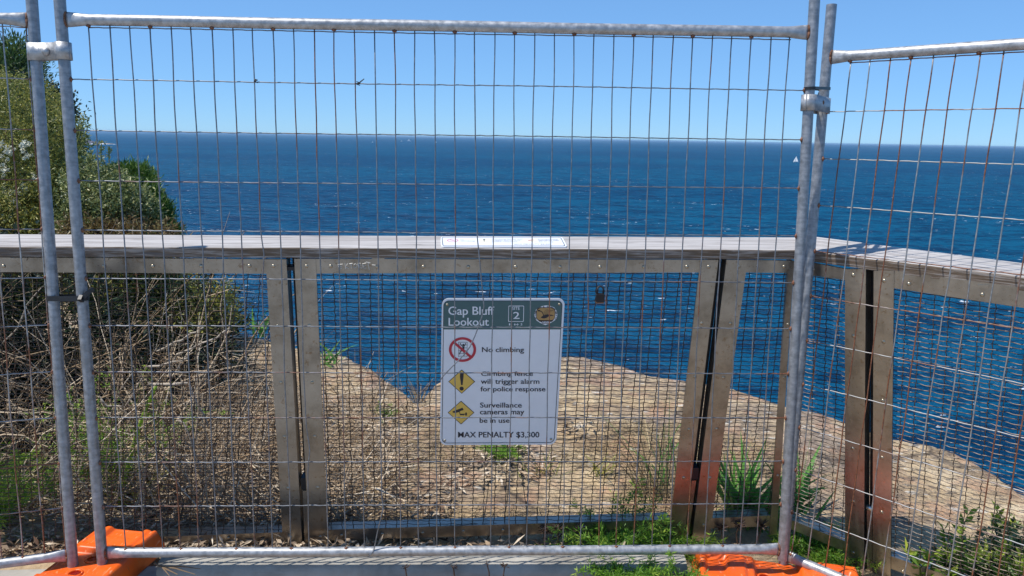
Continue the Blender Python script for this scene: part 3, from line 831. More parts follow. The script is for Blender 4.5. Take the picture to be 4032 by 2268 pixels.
def bay(P, name_root, outer, inner, scr, bott, depth=.057, foot=None, tabs=()):
    """steel frame of flat bars: outer and inner picture quads (TL TR BR BL), foot = (left base, right base) of the stiles"""
    TL, TR, BR, BL = outer; tl, tr, br, bl = inner
    fr = MB()
    fr.f = []; 
    uvs = [np.array([P.uv(*p) for p in q]) for q in ([TL, TR, tr, tl],)]
    e = .0
    # top bar between the stiles, stiles run full height
    li = lambda a, b, y: (a[0] + (b[0] - a[0]) * (y - a[1]) / (b[1] - a[1]), y)
    topL = li(tl, bl, TL[1]); topR = li(tr, br, TR[1])
    fr.prism(P.pts([P.uv(*topL), P.uv(*topR), P.uv(*tr), P.uv(*tl)], 0), -P.n * .007)
    bl2 = BL if foot is None else foot[0]; br2 = BR if foot is None else foot[1]
    blI = li(tl, bl, bl2[1]); brI = li(tr, br, br2[1])
    fr.prism(P.pts([P.uv(*TL), P.uv(*topL), P.uv(*blI), P.uv(*bl2)], .0022), -P.n * .009)
    fr.prism(P.pts([P.uv(*topR), P.uv(*TR), P.uv(*br2), P.uv(*brI)], .0022), -P.n * .009)
    # returns of the angle on the back of each stile
    for a_, b_ in ((TL, bl2), (TR, br2)):
        ua, ub = P.uv(*a_), P.uv(*b_)
        s = 1 if a_ is TR else -1
        fr.prism(np.array([P.p(ua[0], ua[1] - .002, -.009), P.p(ub[0], ub[1], -.009), P.p(ub[0] - s * .006, ub[1], -.009), P.p(ua[0] - s * .006, ua[1] - .002, -.009)]), -P.n * .042)
    f = part(fr, "frame", M_STEEL, name_root)
    # bottom rail: box section with a flat top
    q = np.array([P.uv(*p) for p in (bl, br)]); q2 = np.array([P.uv(*p) for p in (bott[0], bott[1])])
    if P is BP or True:
        face = P.pts([q[0], q[1], q2[1], q2[0]], -.0008)
        hb = np.array([-P.n[0], -P.n[1], 0]); hb /= np.linalg.norm(hb)
        part(MB().prism(face, hb * depth), "bottom_rail", M_STEEL, name_root)
    woven(P, (tl, tr, br, bl), f)
    for s in scr: screw(P, s, f)
    for (x0, x1, y) in tabs:
        part(MB().prism(P.pts([P.uv(x0, y - 5), P.uv(x1, y - 5), P.uv(x1 - 4, y + 5), P.uv(x0 + 4, y + 5)], .004), -P.n * .005), "weld_tab", M_STEEL, f)
    return f

main_rail = thing("railing", "long lookout railing under a straight silver timber handrail, carrying the white sign", "railing", tuple(b0), "lookout railings along the cliff")
right_rail = thing("railing", "railing that turns towards the viewer, its steel posts glowing orange near the ground", "railing", tuple(bR), "lookout railings along the cliff")

# bay at the left, leaving the frame
bay(BP, main_rail, [(-900, 1008), (1128, 1021), (1170, 2110), (-900, 2190)], [(-830, 1066), (1050, 1078), (1112, 2096), (-830, 2170)],
    [(14, 1048), (410, 1048), (602, 1048), (792, 1047), (982, 1047), (1077, 1047), (1093, 1283), (1107, 1506), (1121, 1719), (1134, 1922), (1146, 2115), (212, 2150), (60, 2155), (900, 2118)],
    [(-900, 2212), (1112, 2140)], foot=((-900, 2230), (1191, 2152)), tabs=[(40, 110, 1020), (370, 430, 1020), (760, 815, 1021)])
# the bay that carries the sign
bay(BP, main_rail, [(1159, 1019), (2828, 1023), (2708, 2075), (1215, 2100)], [(1246, 1077), (2752, 1073), (2640, 2046), (1289, 2086)],
    [(1207, 1048), (1302, 1048), (1486, 1050), (1667, 1050), (1844, 1051), (2030, 1051), (2205, 1051), (2362, 1051), (2535, 1051), (2704, 1050), (2790, 1050), (2762, 1272), (2736, 1483), (2712, 1690), (2692, 1880), (2672, 2068),
     (1219, 1281), (1230, 1505), (1240, 1718), (1251, 1919), (1262, 2113), (1345, 2108), (1505, 2103), (1665, 2098), (1825, 2092), (1980, 2087), (2135, 2082), (2300, 2075), (2590, 2070)],
    [(1291, 2128), (2634, 2089)], foot=((1219, 2158), (2690, 2142)), tabs=[(1465, 1515, 1021), (1810, 1872, 1026), (2190, 2225, 1026), (2505, 2562, 1027)])
# narrow bay in the corner
bay(BP, main_rail, [(2860, 1023), (3126, 1027), (3064, 2075), (2728, 2080)], [(2936, 1073), (3100, 1075), (3034, 2030), (2804, 2041)],
    [(2908, 1050), (3087, 1050), (2876, 1273), (2848, 1486), (2822, 1688), (2794, 1880), (3103, 1277), (3088, 1486), (3062, 1872), (2770, 2066)],
    [(2799, 2081), (3040, 2073)], foot=((2722, 2142), (3058, 2105)))
# upright plates standing in the gaps between the bays
def post_plate(P, root, top, bot, w=.030, d0=-.055, d1=-.115, cut=None):
    a_, b_ = P.uv(*top), P.uv(*bot)
    pts = np.array([P.p(a_[0] - w / 2, a_[1] + .006, d0), P.p(a_[0] + w / 2, a_[1] + .006, d0), P.p(b_[0] + w / 2, b_[1], d0), P.p(b_[0] - w / 2, b_[1], d0)])
    return part(MB().prism(pts, P.n * (d1 - d0)), "post", M_DARK, root)
def spacer(P, root, c, hw, hh, n0=-.004, th=.04, mat=None):
    u, v = P.uv(*c)
    part(MB().prism(np.array([P.p(u - hw, v + hh, n0), P.p(u + hw, v + hh, n0), P.p(u + hw, v - hh, n0), P.p(u - hw, v - hh, n0)]), -P.n * th), "spacer_block", mat or M_DARK, root)
post_plate(BP, main_rail, (1139, 1022), (1203, 2150), .007)
spacer(BP, main_rail, (1198, 1908), .013, .024); spacer(BP, main_rail, (1147, 1060), .016, .006)
part(bar(BP, [(1190, 1936), (1212, 1936), (1216, 2150), (1198, 2150)], .02, -.006), "packer", M_STEEL, main_rail)
post_plate(BP, main_rail, (2844, 1022), (2706, 2140), .030)
spacer(BP, main_rail, (2738, 1868), .013, .024)
part(bar(BP, [(2726, 1896), (2743, 1896), (2712, 2120), (2698, 2120)], .02, -.006), "packer", M_STEEL, main_rail)

# right run
bay(RP, right_rail, [(3150, 1028), (3410, 1059), (3407, 2190), (3092, 2080)], [(3158, 1080), (3328, 1103), (3328, 2132), (3100, 2042)],
    [(3201, 1060), (3360, 1083), (3361, 1322), (3358, 1765), (3359, 1972), (3360, 2176)],
    [(3096, 2076), (3328, 2174)], foot=((3096, 2110), (3402, 2258)))
def pix(p):
    c = M.T @ (np.asarray(p) - CAM); return (PW / 2 + FPX * c[0] / c[2], PH / 2 + FPX * c[1] / c[2])
uo, vo_ = RP.uv(4700, 1215); ui, vi_ = RP.uv(4640, 1305)
vb_ = RP.uv(3508, 2190)[1]; vf_ = RP.uv(3436, 2290)[1]
eo, ei, eb = pix(RP.p(uo, vf_)), pix(RP.p(ui, vb_)), pix(RP.p(ui, vb_ - .05))
bay(RP, right_rail, [(3441, 1066), (4700, 1215), eo, (3437, 2220)], [(3520, 1135), (4640, 1305), ei, (3508, 2190)],
    [(3482, 1105), (3579, 1118), (3868, 1160), (3480, 1345), (3476, 1577), (3474, 1801), (3472, 2016), (3556, 2251)],
    [(3508, 2240), eb], foot=((3436, 2290), eo), tabs=[(3850, 3895, 1126)])
post_plate(RP, right_rail, (3426, 1062), (3420, 2262), .030)
part(bar(RP, [(3411, 2010), (3432, 2010), (3432, 2250), (3411, 2250)], .02, -.006), "packer", M_STEEL, right_rail)
cc = RP.p(*RP.uv(3421, 2008), -.014)
part(MB().tube([cc - RP.u * .011, cc + RP.u * .011], .011, 10), "packer_tip", m_plain("bright_steel", (.62, .60, .56), .2, .9, .05), right_rail, True)

# timber handrails
M_WOOD1 = m_wood("silvered_timber", ud); rd = RP.u * sgnR
M_WOOD2 = m_wood("silvered_timber_right", rd)
def vert_plane_pt(px, P0, dvec, off):
    n = np.array([-dvec[1], dvec[0], 0.]); n /= np.linalg.norm(n)
    if n[1] < 0: n = -n
    return onplane(*px, P0 + n * off, n)
WID = .20
mF = [BP.p(*BP.uv(-900, 966)), BP.p(*BP.uv(3143, 983))]
mFb = [BP.p(*BP.uv(-900, 1009)), BP.p(*BP.uv(3143, 1021))]
mB = [vert_plane_pt((-900, 918), mF[0], ud, WID), vert_plane_pt((3150, 934), mF[0], ud, WID + .015)]
rF = [RP.p(*RP.uv(3146, 984)), RP.p(*RP.uv(4700, 1168))]
rFb = [RP.p(*RP.uv(3146, 1023)), RP.p(*RP.uv(4700, 1240))]
rB = [vert_plane_pt((3150, 923), rF[0], rF[1] - rF[0], WID), vert_plane_pt((4700, 1121), rF[0], rF[1] - rF[0], WID)]
def handrail(F, Fb, Bk, mat, root, label=None):
    n = 40; rows = []; r = np.random.default_rng(4)
    for i in range(n + 1):
        t = i / n
        f = lerp(F[0], F[1], t); fb = lerp(Fb[0], Fb[1], t); b = lerp(Bk[0], Bk[1], t)
        up = f - fb; bk = b - f; w = .0008 * r.normal(size=3)
        f = f + up * .0 + w; e = bk / np.linalg.norm(bk); uu = up / np.linalg.norm(up)
        k = .005
        rows.append([fb, f - uu * k, f - uu * k * .3 + e * k * .3, f + e * k, b - e * k, b - uu * k, b - up])
    V = np.array(rows); m = V.shape[1]
    Fq = [[i * m + j, (i + 1) * m + j, (i + 1) * m + (j + 1) % m, i * m + (j + 1) % m] for i in range(n) for j in range(m)]
    mb = MB().add(V.reshape(-1, 3), np.array(Fq)); mb.f.append(np.array([list(range(m))])); mb.f.append(np.array([list(range(n * m + m - 1, n * m - 1, -1))]))
    return part(mb, "handrail", mat, root)
handrail(mF, mFb, mB, M_WOOD1, main_rail)
handrail(rF, rFb, rB, M_WOOD2, right_rail)

# scratched letters on the top bar
gp = lambda x, y: BP.p(*BP.uv(1000 + x / 1.907, 860 + y / 1.907), .0012)
strokes = [[(668, 342), (632, 346), (640, 378), (662, 374)], [(634, 361), (660, 358)],
           [(684, 338), (690, 380)], [(706, 338), (688, 360), (712, 376)], [(716, 340), (742, 336)], [(729, 338), (733, 374)],
           [(762, 338), (748, 350), (752, 370), (768, 368), (774, 348), (762, 338)], [(786, 374), (780, 336), (800, 336), (804, 350), (784, 356), (812, 374)],
           [(842, 334), (816, 340), (822, 376), (846, 370)], [(820, 358), (842, 352)], [(842, 326), (874, 334)], [(858, 330), (866, 384)], [(886, 348), (912, 350)]]
mb = MB()
for s_ in strokes: mb.tube([gp(*q) for q in s_], .0009, 4)
part(mb, "scratched_writing", M_SCRATCH, main_rail)

# ------------------------------------------------------------------ signs
def text_mesh(body, bold=0.0, align='LEFT'):
    cu = bpy.data.curves.new("lettering", 'FONT'); cu.body = body; cu.size = 1; cu.offset = bold; cu.align_x = align; cu.resolution_u = 3
    ob = bpy.data.objects.new("lettering", cu)
    me = bpy.data.meshes.new_from_object(ob)
    v = np.empty(len(me.vertices) * 3); me.vertices.foreach_get("co", v); v = v.reshape(-1, 3)[:, :2]
    f = [list(p.vertices) for p in me.polygons]
    bpy.data.objects.remove(ob); bpy.data.curves.remove(cu); bpy.data.meshes.remove(me)
    return v, f

class Sheet:
    """flat sign: crop coordinates -> points on a plane, in thin layers"""
    def __init__(s, fn): s.fn = fn
    def poly(s, mb, pts, layer, th=.0004):
        p = np.array([s.fn(x, y, layer) for x, y in pts]); q = np.array([s.fn(x, y, layer - 1) for x, y in pts]); n = len(p)
        F = [list(range(n))] + [[i, (i + 1) % n, n + (i + 1) % n, n + i] for i in range(n)]
        mb.add(np.vstack([p, q]), F)
    def ring(s, mb, po, pi, layer):
        n = len(po); V = [s.fn(x, y, layer) for x, y in po] + [s.fn(x, y, layer) for x, y in pi]
        mb.add(V, [[i, (i + 1) % n, n + (i + 1) % n, n + i] for i in range(n)])
    def text(s, mb, body, x0, y0, x1, y1, layer, bold=0.0):
        if bold > .009:
            for k, dx in enumerate((-1.0, 0.0, 1.0)): s.text(mb, body, x0 + dx, y0, x1 + dx, y1, layer + .3 * k, .004)
            return
        v, f = text_mesh(body, bold); lo, hi = v.min(0), v.max(0)
        t = (v - lo) / (hi - lo)
        mb.add([s.fn(x0 + (x1 - x0) * a_, y1 + (y0 - y1) * b_, layer) for a_, b_ in t], f)
    def line(s, mb, pts, w, layer):
        for (xa, ya), (xb, yb) in zip(pts[:-1], pts[1:]):
            d = math.hypot(xb - xa, yb - ya) or 1; nx_, ny_ = -(yb - ya) / d * w / 2, (xb - xa) / d * w / 2
            mb.add([s.fn(xa + nx_, ya + ny_, layer), s.fn(xb + nx_, yb + ny_, layer), s.fn(xb - nx_, yb - ny_, layer), s.fn(xa - nx_, ya - ny_, layer)], [[0, 1, 2, 3]])
def ell(cx, cy_, rx, ry, n=40, a0=0, a1=2 * math.pi): return [(cx + rx * math.cos(a_), cy_ + ry * math.sin(a_)) for a_ in np.linspace(a0, a1, n, endpoint=abs(a1 - a0) < 6.28)]

def bilin(c, s, t): return (c[0][0] * (1 - s) * (1 - t) + c[1][0] * s * (1 - t) + c[2][0] * s * t + c[3][0] * (1 - s) * t, c[0][1] * (1 - s) * (1 - t) + c[1][1] * s * (1 - t) + c[2][1] * s * t + c[3][1] * (1 - s) * t)
def rrect(c, r, n=7, ar=1.0):
    """rounded quad from 4 corners (TL TR BR BL), r as share of the width"""
    out = []
    rs, rt_ = r, r * ar
    for (sx_, sy_, a0) in ((rs, rt_, 180), (1 - rs, rt_, 270), (1 - rs, 1 - rt_, 0), (rs, 1 - rt_, 90)):
        for k in range(n):
            a_ = math.radians(a0 + 90 * k / (n - 1)); out.append(bilin(c, sx_ + rs * math.cos(a_), sy_ + rt_ * math.sin(a_)))
    return out

SX, SY, SS = 1700, 1140, 2.2643
def f_sign(x, y, layer):
    u, v = BP.uv(SX + x / SS, SY + y / SS)
    return BP.p(u, v, .012 + .0004 * layer)
sg = Sheet(f_sign)
sr = thing("warning_sign", "upright white warning sign with green header wired to the railing mesh", "sign", tuple(f_sign(600, 1375, 0)), "signs at the lookout")
C0 = [(92, 70), (1184, 70), (1106, 1368), (74, 1372)]
mb = MB(); o_ = rrect(C0, .055, 8, .82)
p_ = np.array([f_sign(x, y, 0) for x, y in o_]); mb.prism(p_, -BP.n * .003); part(mb, "sign_plate", M_WHITE, sr)
C1 = [(106, 88), (1164, 88), (1090, 1352), (90, 1356)]; C2 = [(111, 93), (1159, 93), (1085, 1347), (95, 1351)]
mb = MB(); sg.ring(mb, rrect(C1, .045, 8, .82), rrect(C2, .042, 8, .82), 2); part(mb, "border", M_INK, sr)
hdr = rrect(C2, .042, 8, .82); top16 = [p for p in hdr if p[1] < 200]
mb = MB(); sg.poly(mb, top16 + [(1145, 345), (108, 345)], 1); part(mb, "header", M_GREEN, sr)
mb = MB(); sg.text(mb, "Gap Bluff", 150, 140, 556, 238, 3, .012); sg.text(mb, "Lookout", 152, 241, 508, 311, 3, .012); part(mb, "title_lettering", M_WHITE, sr)
mb = MB(); q0 = [(683, 133), (821, 133), (818, 276), (680, 276)]; q1 = [(687, 138), (816, 138), (813, 271), (685, 271)]
sg.ring(mb, rrect(q0, .06), rrect(q1, .05), 3); sg.text(mb, "SITE", 714, 142, 783, 171, 3, .005); sg.text(mb, "2", 726, 188, 780, 250, 3, .03)
sg.text(mb, "1", 688, 291, 698, 308, 3, .02); sg.text(mb, "3", 791, 290, 804, 308, 3, .02)
sg.line(mb, [(732, 300), (770, 300)], 4, 3); sg.line(mb, [(760, 291), (771, 300), (760, 309)], 4, 3); sg.line(mb, [(742, 291), (731, 300), (742, 309)], 4, 3)
part(mb, "site_number", M_WHITE, sr)
# park emblem: pointed shield, tan field with a dark lyrebird
emb = [(948, 150), (985, 136), (1018, 131), (1055, 136), (1090, 150), (1110, 178), (1118, 215), (1108, 255), (1060, 285), (1010, 306), (960, 284), (922, 258), (911, 215), (922, 178)]
em = MB(); sg.poly(em, emb, 3); er = part(em, "emblem", M_WHITE, sr)
fld = rrect([(935, 152), (1094, 152), (1090, 262), (932, 262)], .22, 7, 1.3)
mb = MB(); sg.poly(mb, fld, 4); part(mb, "emblem_field", M_TAN, er)
mb = MB(); sg.ring(mb, rrect([(931, 147), (1098, 147), (1094, 267), (928, 267)], .22, 7, 1.3), fld, 4.5)
for ch, ang in zip("NATIONAL PARKS & WILDLIFE SERVICE", np.linspace(math.radians(200), math.radians(-20), 33)):
    if ch == ' ': continue
    v_, f_ = text_mesh(ch, .03); v_ = (v_ - (v_.min(0) + v_.max(0)) / 2) * 19
    cx_, cy_ = 1014 + 93 * math.copysign(abs(math.cos(ang)) ** .75, math.cos(ang)), 222 - 80 * math.copysign(abs(math.sin(ang)) ** .8, math.sin(ang))
    th_ = math.pi / 2 - ang
    mb.add([f_sign(cx_ + x * math.cos(th_) + -(-y) * 0 + y * math.sin(th_), cy_ + x * math.sin(th_) - y * math.cos(th_), 4.5) for x, y in v_], f_)
sg.poly(mb, [(946, 262), (1082, 262), (1070, 274), (1048, 278), (1046, 292), (980, 292), (976, 278), (956, 273)], 4.5)
body = [(968, 238), (985, 224), (1004, 214), (1030, 210), (1052, 212), (1078, 216), (1084, 222), (1062, 222), (1040, 228), (1022, 240), (1002, 246), (984, 244)]
sg.poly(mb, body, 5)
sg.line(mb, [(994, 222), (990, 205), (978, 186), (962, 180), (946, 176)], 7, 5); sg.poly(mb, [(944, 170), (962, 172), (966, 182), (950, 184), (942, 178)], 5)
for k in range(5): sg.line(mb, [(1004 + k * 5, 214), (1000 + k * 12, 190), (1012 + k * 16, 172), (1030 + k * 14, 166 + k * 4)], 2, 5)
part(mb, "emblem_print", M_INK, er)
mb = MB(); sg.text(mb, "NSW", 985, 271, 1042, 287, 6, .05); part(mb, "emblem_lettering", M_WHITE, er)
for tx in (("No climbing", 448, 502, 820, 560), ("Climbing fence", 441, 718, 899, 770), ("will trigger alarm", 438, 784, 957, 842), ("for police response", 435, 852, 1010, 908),
           ("Surveillance", 431, 994, 800, 1039), ("cameras may", 430, 1068, 822, 1114), ("be in use", 428, 1131, 692, 1174), ("MAX PENALTY $3,300", 236, 1254, 956, 1312)):
    mb = MB(); sg.text(mb, *tx, 2, .020); part(mb, "lettering", M_INK, sr)
pr_ = MB(); sg.ring(pr_, ell(275, 523, 121, 110), ell(275, 523, 97, 88), 3)
sg.line(pr_, [(202, 462), (346, 586)], 22, 3); pk = part(pr_, "prohibition_symbol", M_RED, sr)
mb = MB()
for y in (458, 482, 508, 532, 557, 582): sg.line(mb, [(238, y), (318, y)], 3, 2)
sg.line(mb, [(240, 455), (240, 588)], 3, 2); sg.line(mb, [(316, 455), (316, 588)], 3, 2)
sg.poly(mb, ell(283, 482, 9, 9, 16), 2.4)
sg.line(mb, [(254, 465), (262, 482), (280, 498)], 6, 2.4); sg.line(mb, [(302, 465), (298, 484), (284, 498)], 6, 2.4)
sg.poly(mb, [(274, 496), (292, 496), (290, 530), (276, 534)], 2.4)
sg.line(mb, [(280, 530), (256, 540), (248, 566)], 8, 2.4); sg.line(mb, [(287, 530), (288, 560), (288, 582)], 8, 2.4)
part(mb, "climber_symbol", M_INK, sr)
def diamond(cx_, cy_, rx, ry):
    mb = MB(); sg.poly(mb, [(cx_, cy_ - ry), (cx_ + rx, cy_), (cx_, cy_ + ry), (cx_ - rx, cy_)], 2); r_ = part(mb, "warning_diamond", M_INK, sr)
    mb = MB(); k = .93; sg.poly(mb, [(cx_, cy_ - ry * k), (cx_ + rx * k, cy_), (cx_, cy_ + ry * k), (cx_ - rx * k, cy_)], 3); part(mb, "diamond_field", M_YELLOW, r_)
    return r_
d1 = diamond(268, 808, 119, 107); d2 = diamond(262, 1083, 118, 105)
mb = MB(); sg.poly(mb, [(254, 732), (262, 727), (276, 727), (286, 733), (284, 765), (276, 838), (262, 838), (252, 765)], 4); sg.poly(mb, ell(267, 869, 19, 18, 20), 4); part(mb, "exclamation_mark", M_INK, d1)
mb = MB(); sg.poly(mb, [(186, 1072), (276, 1038), (285, 1060), (262, 1066), (242, 1078), (210, 1086), (190, 1082)], 4); sg.line(mb, [(244, 1070), (254, 1096), (300, 1096)], 6, 4)
sg.poly(mb, [(300, 1082), (314, 1082), (314, 1108), (300, 1108)], 4); sg.poly(mb, [(252, 1098), (290, 1100), (290, 1106), (252, 1106)], 4); part(mb, "camera_symbol", M_INK, d2)
for q in ((140, 124), (1134, 120), (118, 1330), (1060, 1318)):
    c = f_sign(*q, 2); part(MB().tube([c, c + BP.n * .002, c + BP.n * .0032], [.0045, .0042, .002], 12), "screw", M_SCREW, sr, True)

# small sign lying on the handrail
hp0 = lerp(mF[0], mF[1], .5); HP = Plane(hp0, mF[1] - mF[0], lerp(mB[0], mB[1], .5) - hp0)
def f_flat(x, y, layer):
    u, v = HP.uv(1700 + x / 4.6, 900 + y / 4.6); return HP.p(u, v, .004 + .0004 * layer)
fs = Sheet(f_flat)
fr_ = thing("handrail_sign", "flat white sign lying on top of the timber handrail, its print faded", "sign", tuple(f_flat(1300, 340, -9)), "signs at the lookout")
mb = MB(); mb.prism(np.array([f_flat(x, y, 0) for x, y in rrect([(160, 166), (2368, 172), (2456, 350), (170, 345)], .02, 5, 8)]), -HP.n * .0035); part(mb, "sign_plate", M_WHITE, fr_)
mb = MB(); fs.ring(mb, rrect([(182, 176), (2340, 182), (2420, 338), (196, 333)], .014, 5, 8), rrect([(192, 182), (2330, 187), (2404, 332), (210, 328)], .013, 5, 8), 1); part(mb, "border", M_INK, fr_)
mb = MB(); fs.ring(mb, ell(380, 236, 104, 29), ell(380, 236, 84, 23), 1); fs.line(mb, [(325, 220), (440, 252)], 10, 1); part(mb, "prohibition_symbol", M_FADERED, fr_)
for cx_ in (960, 1830):
    mb = MB(); fs.poly(mb, [(cx_, 205), (cx_ + 105, 236), (cx_, 268), (cx_ - 105, 236)], 1); part(mb, "warning_diamond", M_FADEYEL, fr_)
mb = MB(); fs.poly(mb, [(930, 215), (968, 215), (956, 240), (942, 240)], 2); fs.poly(mb, ell(950, 251, 13, 4, 12), 2); part(mb, "exclamation_mark", M_INK, fr_)
mb = MB(); fs.line(mb, [(1745, 238), (1840, 228)], 9, 2); part(mb, "camera_symbol", M_RED, fr_)
for tx in (("No", 520, 214, 580, 232), ("climbing", 524, 238, 780, 258), ("Climbing fence will", 1080, 206, 1640, 228), ("trigger alarm and", 1085, 230, 1600, 248), ("police response", 1090, 252, 1550, 268),
           ("Surveillance", 1920, 210, 2280, 228), ("cameras may", 1935, 232, 2310, 250), ("be in use", 1940, 254, 2200, 268), ("MAX PENALTY $3,300", 1490, 296, 2160, 316)):
    mb = MB(); fs.text(mb, *tx, 1, .012); part(mb, "lettering", M_FADEGREY, fr_)

# ------------------------------------------------------------------ padlock on the mesh
def lp(x, y, n): 
    u, v = BP.uv(2200 + x / 4.83, 1000 + y / 4.83); return BP.p(u, v, n)
c0 = lp(777, 830, .006)
lk = thing("padlock", "small dark padlock hanging from the railing mesh near the sign's corner", "padlock", tuple(lp(780, 920, .006)))
u0, v0 = BP.uv(2200 + 692 / 4.83, 1000 + 905 / 4.83); u1_, v1_ = BP.uv(2200 + 864 / 4.83, 1000 + 738 / 4.83)
def rbox(u0, v0, u1_, v1_, n0, n1, k):
    o = [(u0 + k, v0), (u1_ - k, v0), (u1_, v0 + k), (u1_, v1_ - k), (u1_ - k, v1_), (u0 + k, v1_), (u0, v1_ - k), (u0, v0 + k)]
    return MB().prism(BP.pts(o, n1), -BP.n * (n1 - n0))
part(rbox(u0, v0 + .002, u1_, v1_, 0, .017, .003), "body", M_LOCK, lk)
part(rbox(u0 + .001, v0 - .0015, u1_ - .001, v0 + .0018, .001, .016, .001), "base_cap", M_BRASS, lk)
uc = (u0 + u1_) / 2; hw = (u1_ - u0) * .36
sh = [BP.p(uc - hw, v1_ - .003, .0085), BP.p(uc - hw, v1_ + .012, .0085)] + [BP.p(uc + hw * math.cos(t), v1_ + .013 + hw * 1.0 * math.sin(t), .0085 - .006 * math.sin(t)) for t in np.linspace(math.pi, 0, 10)] + [BP.p(uc + hw, v1_ + .012, .0085), BP.p(uc + hw, v1_ - .003, .0085)]
part(MB().tube(sh, .0034, 8), "shackle", M_LOCK, lk, True)

# ------------------------------------------------------------------ boats
def sailboat(label, px, mast_px, cat_group="sailing boats out at sea", ang=.5):
    p = far(*px); d = p[1]; hm = mast_px / FPX * np.linalg.norm(p - CAM)
    rt = thing("sailing_boat", label, "sailing boat", tuple(p), cat_group)
    Lb = hm * .85; w = Lb * .14; ca, sa = math.cos(ang), math.sin(ang)
    def T(x, y, z): return p + np.array([x * ca - y * sa, x * sa + y * ca, z])
    st = [(-.5, .75, .10), (-.25, 1, .09), (.1, .95, .10), (.35, .6, .12), (.5, .02, .15)]
    V = []; 
    for t, ww, zz in st: V += [T(t * Lb, -ww * w, zz * Lb * .6), T(t * Lb, -ww * w * .5, -.3), T(t * Lb, ww * w * .5, -.3), T(t * Lb, ww * w, zz * Lb * .6)]
    F = [[i * 4 + j, i * 4 + (j + 1) % 4, i * 4 + 4 + (j + 1) % 4, i * 4 + 4 + j] for i in range(4) for j in range(4)] + [[3, 2, 1, 0], [16, 17, 18, 19]]
    part(MB().add(V, F), "hull", M_BOAT, rt)
    part(MB().tube([T(.05 * Lb, 0, 0), T(.05 * Lb, 0, hm)], hm * .012, 6), "mast", M_BOAT, rt)
    def sail(a_, b_, c, nm):
        n = 6; V = []; bel = Lb * .06
        for i in range(n + 1):
            for j in range(n + 1):
                t = i / n; s = j / n; q = lerp(lerp(a_, b_, s), c, t)
                V.append(T(q[0], q[1] + bel * math.sin(math.pi * s) * (1 - t), q[2]))
        V2 = [np.array(v) + np.array([.0, .05, 0]) for v in V]; m = (n + 1) ** 2
        F = [[i * (n + 1) + j, i * (n + 1) + j + 1, (i + 1) * (n + 1) + j + 1, (i + 1) * (n + 1) + j] for i in range(n) for j in range(n)]
        part(MB().add(V + V2, F + [[q + m for q in f] for f in F]), nm, M_SAIL, rt)
    sail((.03 * Lb, 0, hm * .12), (-.42 * Lb, 0, hm * .12), (.04 * Lb, 0, hm * .97), "main_sail")
    sail((.48 * Lb, 0, hm * .10), (.08 * Lb, 0, hm * .13), (.055 * Lb, 0, hm * .88), "jib")
sailboat("white sailing boat with two sails close to the galvanised right-hand posts", (3134, 639), 23, ang=2.6)
sailboat("tiny sailing boat near the horizon with a dark mast", (1467, 562), 8, ang=.3)
def motorboat(label, px, wpx, hpx):
    p = far(*px); k = np.linalg.norm(p - CAM) / FPX; Lb = wpx * k; H = hpx * k
    rt = thing("motor_boat", label, "motor boat", tuple(p), "white boats near the horizon")
    st = [(-.5, .9, .38), (-.1, 1, .36), (.25, .85, .40), (.42, .45, .46), (.5, .03, .52)]; V = []; w = Lb * .16
    for t, ww, zz in st: V += [p + np.array([t * Lb, -ww * w, zz * H]), p + np.array([t * Lb, -ww * w * .6, -.3]), p + np.array([t * Lb, ww * w * .6, -.3]), p + np.array([t * Lb, ww * w, zz * H])]
    F = [[i * 4 + j, i * 4 + (j + 1) % 4, i * 4 + 4 + (j + 1) % 4, i * 4 + 4 + j] for i in range(4) for j in range(4)] + [[3, 2, 1, 0], [16, 17, 18, 19]]
    part(MB().add(V, F), "hull", M_BOAT, rt)
    part(MB().prism([p + np.array([-.28 * Lb, -w * .8, .36 * H]), p + np.array([.24 * Lb, -w * .8, .36 * H]), p + np.array([.12 * Lb, -w * .8, .78 * H]), p + np.array([-.2 * Lb, -w * .8, .78 * H])], (0, w * 1.6, 0)), "cabin", M_BOAT, rt)
    part(MB().prism([p + np.array([-.14 * Lb, -w * .5, .78 * H]), p + np.array([.05 * Lb, -w * .5, .78 * H]), p + np.array([-.02 * Lb, -w * .5, H]), p + np.array([-.1 * Lb, -w * .5, H])], (0, w, 0)), "bridge", M_BOAT, rt)
motorboat("largest of the white boats near the horizon", (1611, 557), 16, 8)
motorboat("small white boat beside a larger one near the horizon", (1581, 557), 7, 4)
motorboat("tiny white boat alone near the horizon, past the sign's far side", (1717, 561), 6, 4)

# ------------------------------------------------------------------ vegetation
def gz(x, y): return float(top_z(np.array([x]), np.array([y]))[0])
def gpt(px, py):
    p = onz(px, py); p[2] = gz(p[0], p[1]); return p

def ell_pts(ells, n, inner=.45):
    w = np.array([e[1][0] * e[1][1] + e[1][1] * e[1][2] + e[1][0] * e[1][2] for e in ells]); w = w / w.sum()
    k = rng.choice(len(ells), n, p=w)
    c = np.array([e[0] for e in ells])[k]; r = np.array([e[1] for e in ells])[k]
    d = rng.normal(size=(n, 3)); d /= np.linalg.norm(d, axis=1)[:, None]
    rad = (inner + (1.06 - inner) * rng.random(n) ** .6 + rng.exponential(.03, n))[:, None]
    return c + d * r * rad, d

